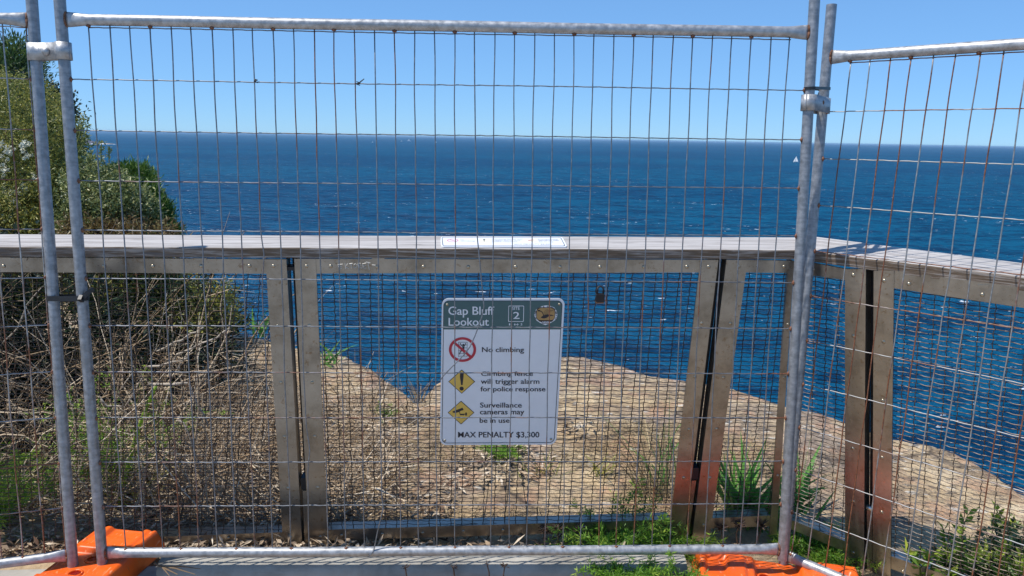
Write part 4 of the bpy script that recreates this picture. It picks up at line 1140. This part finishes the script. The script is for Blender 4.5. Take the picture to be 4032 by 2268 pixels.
def shrub(name, label, cat, mat, ells, base, nclump, per, ln, wd, up=.35, spread=.10, inner=.45, clumpr=.05, stem_r=.02, group="bushes on the clifftop", bark=None, needle=False):
    base = np.array(base, float)
    root = thing(name, label, cat, tuple(base), group)
    c, d = ell_pts(ells, nclump, inner)
    ax = d * .7 + np.array([0, 0, up]) + rng.normal(size=d.shape) * .35; ax /= np.linalg.norm(ax, axis=1)[:, None]
    tc = np.clip(rng.normal(.45, .22, nclump), 0, 1)
    cc = np.repeat(c, per, 0); aa = np.repeat(ax, per, 0); tt = np.repeat(tc, per)
    t = rng.random((len(cc), 1))
    pos = cc + aa * (t - .5) * clumpr * 2 + rng.normal(size=cc.shape) * clumpr * spread * 2
    dr = aa * (.9 if needle else .5) + rng.normal(size=cc.shape) * (.35 if needle else .6)
    l = ln * (.6 + .8 * rng.random(len(cc))); w = wd * (.6 + .8 * rng.random(len(cc)))
    mb = MB().leaves(pos, dr, l, w, np.clip(tt + rng.normal(size=len(cc)) * .16, 0, 1))
    part(mb, "crown", mat, root)
    mb = MB()
    for i in rng.choice(nclump, min(nclump, 60), replace=False):
        e = c[i]; s0 = base + np.array([rng.normal() * .06, rng.normal() * .06, -.03]); m1 = lerp(s0, e, .5) + rng.normal(size=3) * .05
        P = [lerp(lerp(s0, m1, t), lerp(m1, e, t), t) for t in np.linspace(0, 1, 7)]
        mb.tube(P, stem_r * np.linspace(1, .15, 7) * (.5 + .6 * rng.random()), 5)
    part(mb, "trunk", bark or M_BARK, root, True)
    return root

def at(px, py, d): return atdist(px, py, d)
def gd(px, d):
    p = atdist(px, 1300, d); return (p[0], p[1], gz(p[0], p[1]))
K = lambda px, d: px / FPX * d
# tall dark trees at the far left
shrub("pine_tree", "dark green tree with upright needle tufts, rising highest behind the left-hand mesh", "tree", M_L_PINE,
      [(at(-70, 290, 8.0), (.55, .5, .36)), (at(40, 330, 7.8), (.20, .3, .28)), (at(-20, 420, 8), (.4, .4, .3)), (at(70, 250, 7.9), (.12, .2, .17))], gd(-60, 8.0), 700, 38, .055, .012, .8, .30, .5, .06, .05, needle=True)
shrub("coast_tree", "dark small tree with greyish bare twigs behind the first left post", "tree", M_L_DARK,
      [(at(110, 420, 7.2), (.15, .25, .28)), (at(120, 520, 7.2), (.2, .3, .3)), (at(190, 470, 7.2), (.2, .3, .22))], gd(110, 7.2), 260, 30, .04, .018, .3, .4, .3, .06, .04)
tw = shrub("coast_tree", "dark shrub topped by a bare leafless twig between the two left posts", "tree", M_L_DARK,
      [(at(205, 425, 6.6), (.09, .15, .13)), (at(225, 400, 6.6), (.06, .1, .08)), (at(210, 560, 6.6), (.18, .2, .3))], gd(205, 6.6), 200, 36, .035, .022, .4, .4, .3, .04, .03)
mb = MB()
for e in ((198, 302), (206, 296), (214, 310), (220, 322), (216, 340), (204, 318), (192, 345)):
    b_ = at(195 + rng.normal() * 4, 375, 6.6); m_ = at(200 + (e[0] - 200) * .4, 345, 6.6); mb.tube([b_, m_, at(*e, 6.6 + rng.normal() * .03)], [.0045, .003, .0012], 4)
part(mb, "bare_twig", M_BARK, tw)
# flowering olive bush
ob = shrub("flowering_bush", "large olive green bush dotted with cream flower heads, left of the tied posts", "bush", M_L_OLIVE,
      [(at(30, 420, 5.2), (.30, .35, .22)), (at(60, 620, 5.0), (.40, .4, .40)), (at(-60, 760, 4.9), (.4, .4, .35)), (at(120, 800, 4.8), (.30, .35, .32)), (at(225, 575, 5.1), (.10, .3, .16)), (at(250, 770, 4.9), (.15, .3, .28)), (at(262, 490, 5.1), (.035, .08, .09)), (at(60, 1000, 4.6), (.5, .4, .4))],
      gd(60, 5.0), 2600, 26, .026, .008, .5, .28, .55, .05, .03)
fp = []
for (x, y, n) in ((45, 590, 9), (80, 580, 8), (105, 570, 7), (30, 600, 6), (8, 660, 8), (15, 690, 5), (15, 750, 7), (50, 755, 6), (90, 760, 6), (95, 740, 5), (40, 780, 5), (65, 800, 6), (140, 690, 4), (135, 705, 4), (100, 830, 5), (10, 630, 5), (0, 570, 5), (110, 610, 4)):
    fp += [at(x + rng.normal() * 11, y + rng.normal() * 9, 4.62 + rng.normal() * .05) for _ in range(n)]
mb = MB(); fp = np.array(fp)
for p in fp:
    n = 16; d = rng.normal(size=(n, 3)); d[:, 1] -= .6; mb.leaves(np.repeat(p[None], n, 0), d, .016 * (.6 + .7 * rng.random(n)), .008)
part(mb, "flower_head", M_FLOWER, ob)
# silver olive bush with sprigs above
cb = shrub("coastal_bush", "pale olive rounded-leaf bush just right of the tied posts, sprigs over the sea", "bush", M_L_COAST,
      [(at(385, 790, 4.5), (.14, .25, .17)), (at(335, 690, 4.6), (.05, .15, .10)), (at(420, 715, 4.6), (.06, .12, .05)), (at(480, 810, 4.4), (.12, .2, .15)), (at(400, 900, 4.4), (.20, .25, .18)), (at(540, 850, 4.5), (.09, .15, .14))],
      gd(420, 4.5), 900, 24, .026, .011, .5, .35, .5, .035, .02)
mb = MB(); lv = []
for path in ([(305, 560), (318, 510), (330, 480), (328, 462)], [(310, 600), (330, 560), (345, 500), (350, 490)], [(330, 590), (370, 572), (410, 560)], [(400, 640), (398, 600), (402, 578)], [(430, 640), (428, 600), (432, 580)], [(320, 560), (335, 545), (350, 540)]):
    P = np.array([at(*q, 4.5) for q in path]); mb.tube(P, np.linspace(.004, .001, len(P)), 4)
    for t in np.linspace(.3, 1, 14):
        i = min(len(P) - 2, int(t * (len(P) - 1))); lv.append(lerp(P[i], P[i + 1], t * (len(P) - 1) - i))
lv = np.array(lv); mb.leaves(np.repeat(lv, 2, 0), rng.normal(size=(len(lv) * 2, 3)) + [0, 0, .4], .022, .009, .6)
part(mb, "sprig", M_L_COAST, cb)
shrub("banksia_bush", "bright green bush with upright needle leaves against the sea, above the handrail", "bush", M_L_BANK,
      [(at(485, 715, 5.3), (.08, .2, .09)), (at(545, 722, 5.3), (.07, .2, .10)), (at(510, 800, 5.3), (.14, .25, .16)), (at(572, 790, 5.2), (.05, .15, .10)), (at(585, 850, 5.2), (.08, .2, .13)), (at(632, 850, 5.2), (.045, .12, .08)), (at(655, 915, 5.2), (.05, .12, .08)), (at(570, 930, 5.2), (.13, .2, .16))],
      gd(560, 5.3), 1000, 34, .046, .0075, .9, .25, .5, .035, .03, needle=True)
shrub("dry_bush", "low brown dry bush just over the handrail under the green bushes", "bush", M_L_BROWN,
      [(at(430, 925, 4.2), (.20, .2, .06)), (at(560, 935, 4.2), (.16, .2, .05)), (at(350, 910, 4.2), (.10, .15, .05))], gd(450, 4.2), 330, 26, .03, .009, .3, .4, .4, .035, .015)
# thicket behind the left bay
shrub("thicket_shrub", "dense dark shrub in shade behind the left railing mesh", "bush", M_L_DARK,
      [((-2.55, 3.75, .45), (.75, .35, .48)), ((-3.1, 3.4, .6), (.6, .5, .5)), ((-2.0, 4.1, .35), (.5, .35, .35)), ((-2.8, 3.2, 1.0), (.5, .45, .07)), ((-3.2, 2.85, 1.0), (.5, .3, .09)), ((-2.6, 3.4, .2), (.6, .3, .2))],  # the two thin high layers are added out of sight to shade the twigs
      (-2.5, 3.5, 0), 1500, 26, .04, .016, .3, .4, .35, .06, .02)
shrub("leafy_shrub", "yellow green thin-leaved shrub among dead twigs, left of the first railing post", "bush", M_L_OLIVE,
      [(at(560, 1130, 4.2), (.16, .2, .14)), (at(650, 1140, 4.3), (.13, .2, .13)), (at(740, 1200, 4.2), (.12, .2, .13)), (at(830, 1240, 4.1), (.09, .15, .14)), (at(880, 1200, 4.1), (.06, .1, .10)), (at(620, 1300, 4.1), (.2, .2, .15)), (at(450, 1150, 4.1), (.14, .2, .15)), (at(920, 1260, 4.2), (.03, .06, .06))],
      gd(680, 4.2), 560, 24, .034, .009, .7, .35, .4, .04, .012)
hgt = lambda x: float(np.interp(x, [-2.6, -2.0, -1.6, -1.25, -1.0, -.7, -.3], [1.0, .95, .95, .85, .58, .32, .18]))
mb = MB(); nst = 1150
for i in range(nst):
    x = -2.7 + 2.2 * rng.random() ** .9; y = 2.76 + 1.3 * rng.random() ** 1.3
    h = hgt(x * 2.9 / y) * (.35 + .65 * rng.random()); p = np.array([x, y, gz(x, y) - .02])
    d = np.array([rng.normal() * .45, rng.normal() * .3, 1.1 if rng.random() < .75 else .35]); d /= np.linalg.norm(d)
    n = 9; st = h * (1.0 + .5 * rng.random()) / n; P = [p]; cv = rng.normal(size=3) * .14
    for k in range(n):
        d = d + cv + rng.normal(size=3) * .16; d[2] = max(d[2], -.25); d /= np.linalg.norm(d); q = P[-1] + d * st; q[1] = max(q[1], 2.74); q[2] = max(q[2], .01); P.append(q)
    P = np.array(P); r = (.0014 + .0042 * rng.random() ** 2.5) * np.linspace(1, .4, len(P)); tn = float(np.clip(rng.normal(.45, .22), 0, 1))
    mb.tube(P, r, 4, tn, caps=False)
    for b_ in range(rng.integers(1, 5)):
        k = rng.integers(2, n); q = P[k]; dd = rng.normal(size=3); dd[2] = abs(dd[2]) * .6; dd /= np.linalg.norm(dd); l = .06 + .16 * rng.random()
        e = q + dd * l; e[1] = max(e[1], 2.74); m_ = q + dd * l * .5 + rng.normal(size=3) * .015; m_[1] = max(m_[1], 2.74)
        mb.tube([q, m_, e], [r[k] * .75, r[k] * .6, .0007], 3, tn, caps=False)
for i in range(900):
    x = -1.95 + 1.45 * rng.random(); y = 2.78 + 1.0 * rng.random() ** 1.4
    p = np.array([x, y, gz(x, y) + .01 + .16 * rng.random() ** 2]); a_ = rng.random() * 6.283
    d = np.array([math.cos(a_), math.sin(a_) * .6, rng.normal() * .35]); l = .08 + .22 * rng.random(); cv = rng.normal(size=3) * .3
    P = np.array([p + d * l * t + cv * l * t * t * .6 for t in np.linspace(0, 1, 5)]); P[:, 1] = np.maximum(P[:, 1], 2.74); P[:, 2] = np.maximum(P[:, 2], .012)
    mb.tube(P, np.linspace(.0024, .001, 5) * (.6 + .8 * rng.random()), 3, float(np.clip(rng.normal(.62, .22), 0, 1)), caps=False)
tag(mb.build("dead_brush", M_DEADB), "tangle of dead brown twigs behind the left railing mesh", "dead twigs", kind="stuff")
for i, (path, d, r, lb) in enumerate((
    ([(579, 1444), (683, 1424), (737, 1410)], 3.05, 0.0058, "pale bare branch lying almost level amid the thicket"),
    ([(582, 1512), (680, 1515), (744, 1509), (780, 1600), (820, 1680)], 2.95, 0.0072, "thickest pale branch, bent sharply downwards at its end"),
    ([(660, 1440), (683, 1424), (745, 1378), (855, 1331), (905, 1292)], 3.2, 0.0065, "pale branch climbing towards the sea edge at the thicket's top"),
    ([(618, 1385), (693, 1345), (751, 1313), (800, 1290)], 3.4, 0.0065, "greyish branch crossing high in the thicket under the green shrub"),
    ([(330, 1840), (400, 1770), (430, 1640), (470, 1540), (520, 1470)], 2.85, 0.0036, "slender pale branch rising beside the second tied post"),
    ([(10, 1350), (70, 1290), (105, 1200), (165, 1130)], 2.85, 0.0032, "thin curved branch in the dark corner at the frame's left edge"),
    ([(700, 1650), (722, 1665), (758, 1760), (800, 1900)], 2.85, 0.0054, "short pale branch leaning against the bottom rail"),
    ([(390, 1560), (420, 1600), (470, 1600), (520, 1560), (560, 1490)], 2.8, 0.0043, "curved branch shaped like a shallow hook"))):
    P = np.array([at(*q, d) for q in path]); P = np.array([P[0]] + [q for a_, b_ in zip(P[:-1], P[1:]) for q in (lerp(a_, b_, .5) + rng.normal(size=3) * .006, b_)])
    o = MB().tube(P, r * np.linspace(1, .6, len(P)) * (1 + .1 * rng.normal(size=len(P))), 7).build("dead_branch", M_PALE, None, True)
    tag(o, lb, "branch", "pale dead branches in the thicket")
P = np.array([at(*q, 2.88) for q in ((614, 1520), (602, 1550), (566, 1629), (545, 1690), (524, 1760), (488, 1900), (470, 2000))])
tag(MB().tube(P, np.linspace(.006, .009, len(P)), 8, .8).build("green_cane", M_L_FERN, None, True), "single green cane leaning in the thicket", "plant stem")

# leaf litter and straw
n = 12000; x = -2.5 + 3.1 * rng.random(n) ** .95; y = 2.52 + 1.5 * rng.random(n) ** 1.7
keep = (vnoise(x, y, 2.4, 31) + .5 > .30 + .42 * (x + .75)) | (y < 2.68) & (x < .5) & (rng.random(n) < .55); x, y = x[keep], y[keep]; n = len(x)
d = rng.normal(size=(n, 3)) * [1, 1, .28]; z = top_z(x, y) + .012 + .03 * rng.random(n) ** 2
mb = MB().leaves(np.stack([x, y, z], 1), d, .022 + .045 * rng.random(n), .006 + .012 * rng.random(n) ** 1.5, np.clip(rng.normal(.5, .24, n), 0, 1), up=(0, 0, 1))
tag(mb.build("leaf_litter", M_LITTER), "dry fallen leaves carpeting the soil behind the railing", kind="stuff")
n = 15000; x = -.85 + 2.2 * rng.random(n); y = 2.62 + 1.25 * rng.random(n) ** 1.25
keep = vnoise(x, y, 3.2, 33) + .5 > .38 + .12 * (y - 2.6); x, y = x[keep], y[keep]; n = len(x)
d = rng.normal(size=(n, 3)) * [1, 1, .35] + [0, 0, .22]
mb = MB().blades(np.stack([x, y, top_z(x, y) + .004], 1), d, .03 + .06 * rng.random(n), .0022 + .0016 * rng.random(n), .5 * rng.random(n), np.clip(rng.normal(.5, .25, n), 0, 1), seg=2)
tag(mb.build("dry_grass", M_STRAW), "short bleached dry grass on the ledge beneath the sign", kind="stuff")

# ferns with needle leaves
def fern(label, base, nf, ln, leaf, spread, mat=M_L_FERN, group="green ferns by the railing", upb=1.0):
    base = np.array(base, float); root = thing("fern", label, "fern", tuple(base), group)
    st = MB(); C = []; Dv = []; T = []
    for i in range(nf):
        a_ = rng.random() * 6.283; d = np.array([math.cos(a_) * spread, math.sin(a_) * spread, upb * (.6 + .6 * rng.random())]); d /= np.linalg.norm(d)
        L_ = ln * (.5 + .7 * rng.random()); n = 9; p = base + np.array([rng.normal() * .03, rng.normal() * .03, 0]); P = [p]
        for k in range(n):
            d = d + np.array([0, 0, -.10]) + rng.normal(size=3) * .09; d /= np.linalg.norm(d); P.append(P[-1] + d * L_ / n)
        P = np.array(P); P[:, 2] = np.maximum(P[:, 2], .012); st.tube(P, np.linspace(.0016, .0006, n + 1), 4, .3, caps=False)
        for k in range(2, n + 1):
            m = 7
            for b_ in range(2):
                sd = rng.normal(size=3); sd /= np.linalg.norm(sd); e = P[k] + sd * L_ * .16 * (1.15 - k / n * .6)
                tt = rng.random((m, 1)); C.append(P[k] + (e - P[k]) * tt + rng.normal(size=(m, 3)) * .002); Dv.append(sd * .6 + rng.normal(size=(m, 3)) * .7 + d * .4); T.append(np.full(m, np.clip(.25 + .5 * k / n + rng.normal() * .15, 0, 1)))
    part(st, "stem", mat, root)
    C = np.concatenate(C); part(MB().leaves(C, np.concatenate(Dv), leaf * (.6 + .8 * rng.random(len(C))), leaf * .22, np.concatenate(T)), "frond", mat, root)
    return root
fern("largest green fern, growing between the kerb and bottom rail under the sign's bay", gpt(2420, 2175), 44, .27, .024, .9)
fern("green fern against the narrow posts' foot, beside the largest fern", gpt(2600, 2165), 30, .18, .020, 1.1)
fern("green fern spilling over the kerb in front of the bottom fence rail", (.40, 2.30, .075), 46, .15, .020, 1.3, upb=.8)
fern("small fern spray touching the sunlit orange block", (.55, 2.29, .075), 18, .12, .017, 1.0)
fern("bright fern under the turned railing's first bay, behind the corner post", gpt(3215, 2185), 46, .19, .020, 1.3, upb=.8)
fern("tall soft fern in the thicket next to the green cane", gpt(480, 1960), 30, .50, .024, .45, upb=1.4)
fern("bright yellow green fern at the frame's left edge", gpt(-30, 2060), 18, .34, .030, .5)
fern("little green fern at the sign's lower edge on the ledge", gpt(1985, 1800), 20, .12, .018, 1.0)
fern("tiny fern on the sunny ledge, halfway between the first post and sign", gpt(1520, 1660), 8, .08, .016, 1.0)

def strap(label, base, n, ln, wd, spread, mat, name="strap_plant", group="broad-leaved plants behind the railing", cat="plant", lean=(0, 0), bend=.55):
    base = np.array(base, float); root = thing(name, label, cat, tuple(base), group)
    a_ = rng.random(n) * 6.283; d = np.stack([np.cos(a_) * spread + lean[0], np.sin(a_) * spread + lean[1], .7 + .5 * rng.random(n)], 1)
    b = base + np.stack([rng.normal(size=n) * .035, rng.normal(size=n) * .035, np.zeros(n)], 1)
    part(MB().blades(b, d, ln * (.5 + .6 * rng.random(n)), wd * (.7 + .5 * rng.random(n)), bend * rng.random(n), np.clip(rng.normal(.5, .25, n), 0, 1), seg=6), "foliage", mat, root)
    return root
strap("clump of broad green strap leaves behind the narrow corner bay", gpt(2930, 2055), 90, .38, .026, .34, M_L_STRAP)
strap("smaller clump of strap leaves seen right of the corner post", gpt(3110, 2045), 36, .36, .025, .26, M_L_STRAP)
strap("pair of upright strap leaves at the rock edge left of the first post", gpt(1030, 1345), 12, .30, .03, .3, M_L_STRAP)
strap("small strap-leaved plant at the rock edge right of the first post", gpt(1300, 1440), 12, .22, .022, .6, M_L_STRAP)
strap("tall arching grass tuft of green and straw blades left of the leaning posts", gpt(2570, 1965), 60, .50, .005, .28, M_STRAW, "grass_tuft", "grass tufts on the ledge", "grass tuft", (-.22, 0))
strap("green grass tuft inside the tall straw-coloured one", gpt(2600, 1930), 14, .46, .009, .25, M_L_STRAP, "grass_tuft", "grass tufts on the ledge", "grass tuft", (-.18, 0))
strap("small green tuft on the ledge below the sign's right corner", gpt(2135, 1880), 30, .12, .006, .6, M_L_OLIVE, "grass_tuft", "grass tufts on the ledge", "grass tuft")
strap("small green tuft between the sign and the tall grass", gpt(2370, 1890), 26, .14, .007, .6, M_L_OLIVE, "grass_tuft", "grass tufts on the ledge", "grass tuft")
strap("pale grass tuft in the notch of the cliff edge", gpt(1655, 1590), 40, .16, .005, .3, M_STRAW, "grass_tuft", "grass tufts on the ledge", "grass tuft")
strap("dry tuft at the mesh foot below the sign", gpt(1500, 1890), 40, .10, .005, .8, M_STRAW, "grass_tuft", "grass tufts on the ledge", "grass tuft")
strap("grass tuft by the strap leaves at the corner bay's foot", gpt(2800, 2090), 40, .17, .005, .5, M_L_OLIVE, "grass_tuft", "grass tufts on the ledge", "grass tuft")
strap("reedy green tuft in the thicket below the curved branches", gpt(560, 2000), 26, .34, .007, .5, M_L_OLIVE, "grass_tuft", "grass tufts on the ledge", "grass tuft")

def sprig(label, base, n, h, leaf):
    base = np.array(base, float); root = thing("leafy_sprig", label, "plant", tuple(base), "bright leafy sprigs behind the turned railing")
    st = MB(); C = []; Dv = []; T = []
    for i in range(n):
        e = base + np.array([rng.normal() * h * .3, rng.normal() * h * .25, h * (.55 + .5 * rng.random())]); m_ = lerp(base, e, .5) + rng.normal(size=3) * .015
        st.tube([base, m_, e], [.003, .0025, .0015], 5, .2)
        for t in np.linspace(.35, 1, 7):
            q = lerp(m_, e, (t - .35) / .65)
            for k in range(2): C.append(q); Dv.append(np.array([rng.normal(), rng.normal(), .5 + .9 * t])); T.append(np.clip(t * .85 + rng.normal() * .12, 0, 1))
    part(st, "stem", M_L_BRIGHT, root)
    C = np.array(C); part(MB().leaves(C, np.array(Dv), leaf * (.7 + .5 * rng.random(len(C))), leaf * .36, np.array(T)), "foliage", M_L_BRIGHT, root)
sprig("bright sprig lowest on the turned railing, near its post", gpt(3625, 2330), 5, .15, .05)
sprig("tallest bright sprig behind the turned railing", gpt(3735, 2345), 6, .24, .05)
sprig("bright sprig in the frame's lower corner", gpt(3985, 2400), 6, .20, .055)
sprig("sprig with one yellow leaf against the bare rock", gpt(3945, 2120), 3, .14, .05)
shrub("low_shrub", "low dark green shrub in the bottom corner behind the turned railing", "bush", M_L_COAST,
      [(gpt(3960, 2330) + [0, 0, .07], (.16, .14, .10)), (gpt(3850, 2290) + [0, 0, .05], (.12, .12, .07)), (gpt(4060, 2260) + [0, 0, .06], (.14, .14, .08))], gpt(3930, 2320), 260, 16, .024, .012, .4, .4, .3, .03, .006)

def succulent(label, base, h, r, nl, heads=1):
    base = np.array(base, float); root = thing("succulent", label, "succulent", tuple(base), "dried succulents along the kerb")
    e = base + np.array([rng.normal() * h * .12, rng.normal() * h * .08, h])
    part(MB().tube([base, lerp(base, e, .5) + rng.normal(size=3) * .005, e], [.003, .0026, .0024], 6, .4), "stem", M_SUCC, root)
    a_ = rng.random(nl) * 6.283; d = np.stack([np.cos(a_), np.sin(a_), -.1 + 1.1 * rng.random(nl)], 1)
    part(MB().leaves(np.repeat(e[None], nl, 0) + rng.normal(size=(nl, 3)) * .003, d, r * (.7 + .5 * rng.random(nl)), r * .22, np.clip(rng.normal(.4, .25, nl), 0, 1)), "rosette", M_SUCC, root)
for px, py, h, r, nl, lb in ((2148, 2165, .075, .030, 40, "dark spiky succulent under the bottom rail, left of a pair"), (2205, 2168, .085, .032, 40, "dark spiky succulent under the bottom rail, right of a pair"), (2288, 2168, .075, .034, 40, "dark spiky succulent under the rail beside the largest fern"),
    (2835, 2150, .07, .030, 36, "dark spiky succulent under the narrow corner bay, nearest the leaning posts"), (2905, 2150, .085, .030, 36, "dark spiky succulent in the middle under the narrow corner bay"), (2975, 2145, .08, .030, 36, "dark spiky succulent under the narrow corner bay by the corner post"),
    (1588, 2300, .06, .016, 16, "lone brown flower stalk in front of the kerb below the bent loose wire"), (1793, 2296, .055, .016, 16, "brown flower stalk at the kerb just below the sign's left side"), (1987, 2290, .055, .018, 22, "bushy brown flower stalk at the kerb below the sign's right side"), (1925, 2290, .06, .014, 12, "thin brown flower stalk beside the bushy one at the kerb")):
    p = onz(px, py, .075 if py > 2200 else .005); succulent(lb, p, h, r, nl)
# dry stalks standing beside the bottom rail
for px, py0, py1, lb in ((2075, 2150, 1870, "tall dead stalk crossing the bottom rail under the sign"), (1880, 2130, 1900, "dead stalk with a dark round seed head below the sign"), (1965, 2140, 1830, "thin leaning dead stalk below the sign's middle")):
    p = onz(px, py0); e = atdist(px + (45 if px < 2000 else -20), py1, p[1] + .08)
    root = thing("dead_stalk", lb, "plant stalk", tuple(p), "dead stalks below the sign")
    part(MB().tube([p, lerp(p, e, .5) + np.array([.008, 0, 0]), e], [.0022, .0018, .0014], 5, .2), "stem", M_DEADB, root)
    nl = 22; part(MB().leaves(np.repeat(e[None], nl, 0), rng.normal(size=(nl, 3)), .014, .006, .15), "seed_head", M_DEADB, root)
# bare black twig lying on the kerb beside the orange block
mb = MB(); tp_ = lambda x, y, z=.10: onz(x, y, z)
for path in ([(608, 2218), (640, 2235), (668, 2268)], [(625, 2228), (690, 2238), (770, 2262)], [(640, 2234), (700, 2262)], [(650, 2232), (720, 2230), (790, 2240)]):
    mb.tube([tp_(x, y, .105 + .01 * rng.random()) for x, y in path], np.linspace(.0032, .0012, len(path)), 5, .15)
tag(mb.build("fallen_twig", M_DEADB), "forked bare twig lying on the kerb beside the shaded orange block", "twig")

# ------------------------------------------------------------------ sea air
hz = MB().box((-40500.0, -20.0, SEA_Z - 3.0), (40500.0, 40500.0, 6.0))
mh = bpy.data.materials.new("sea_air"); mh.use_nodes = True
nt = mh.node_tree; nt.nodes.remove(nt.nodes["Principled BSDF"])
pv = nt.nodes.new("ShaderNodeVolumePrincipled"); pv.inputs["Color"].default_value = (.42, .68, .95, 1); pv.inputs["Density"].default_value = HAZE
pv.inputs["Anisotropy"].default_value = 0.2
nt.links.new(pv.outputs[0], nt.nodes["Material Output"].inputs["Volume"])
hz_o = tag(hz.build("haze", mh), "thin pale haze over the sea", kind="stuff")
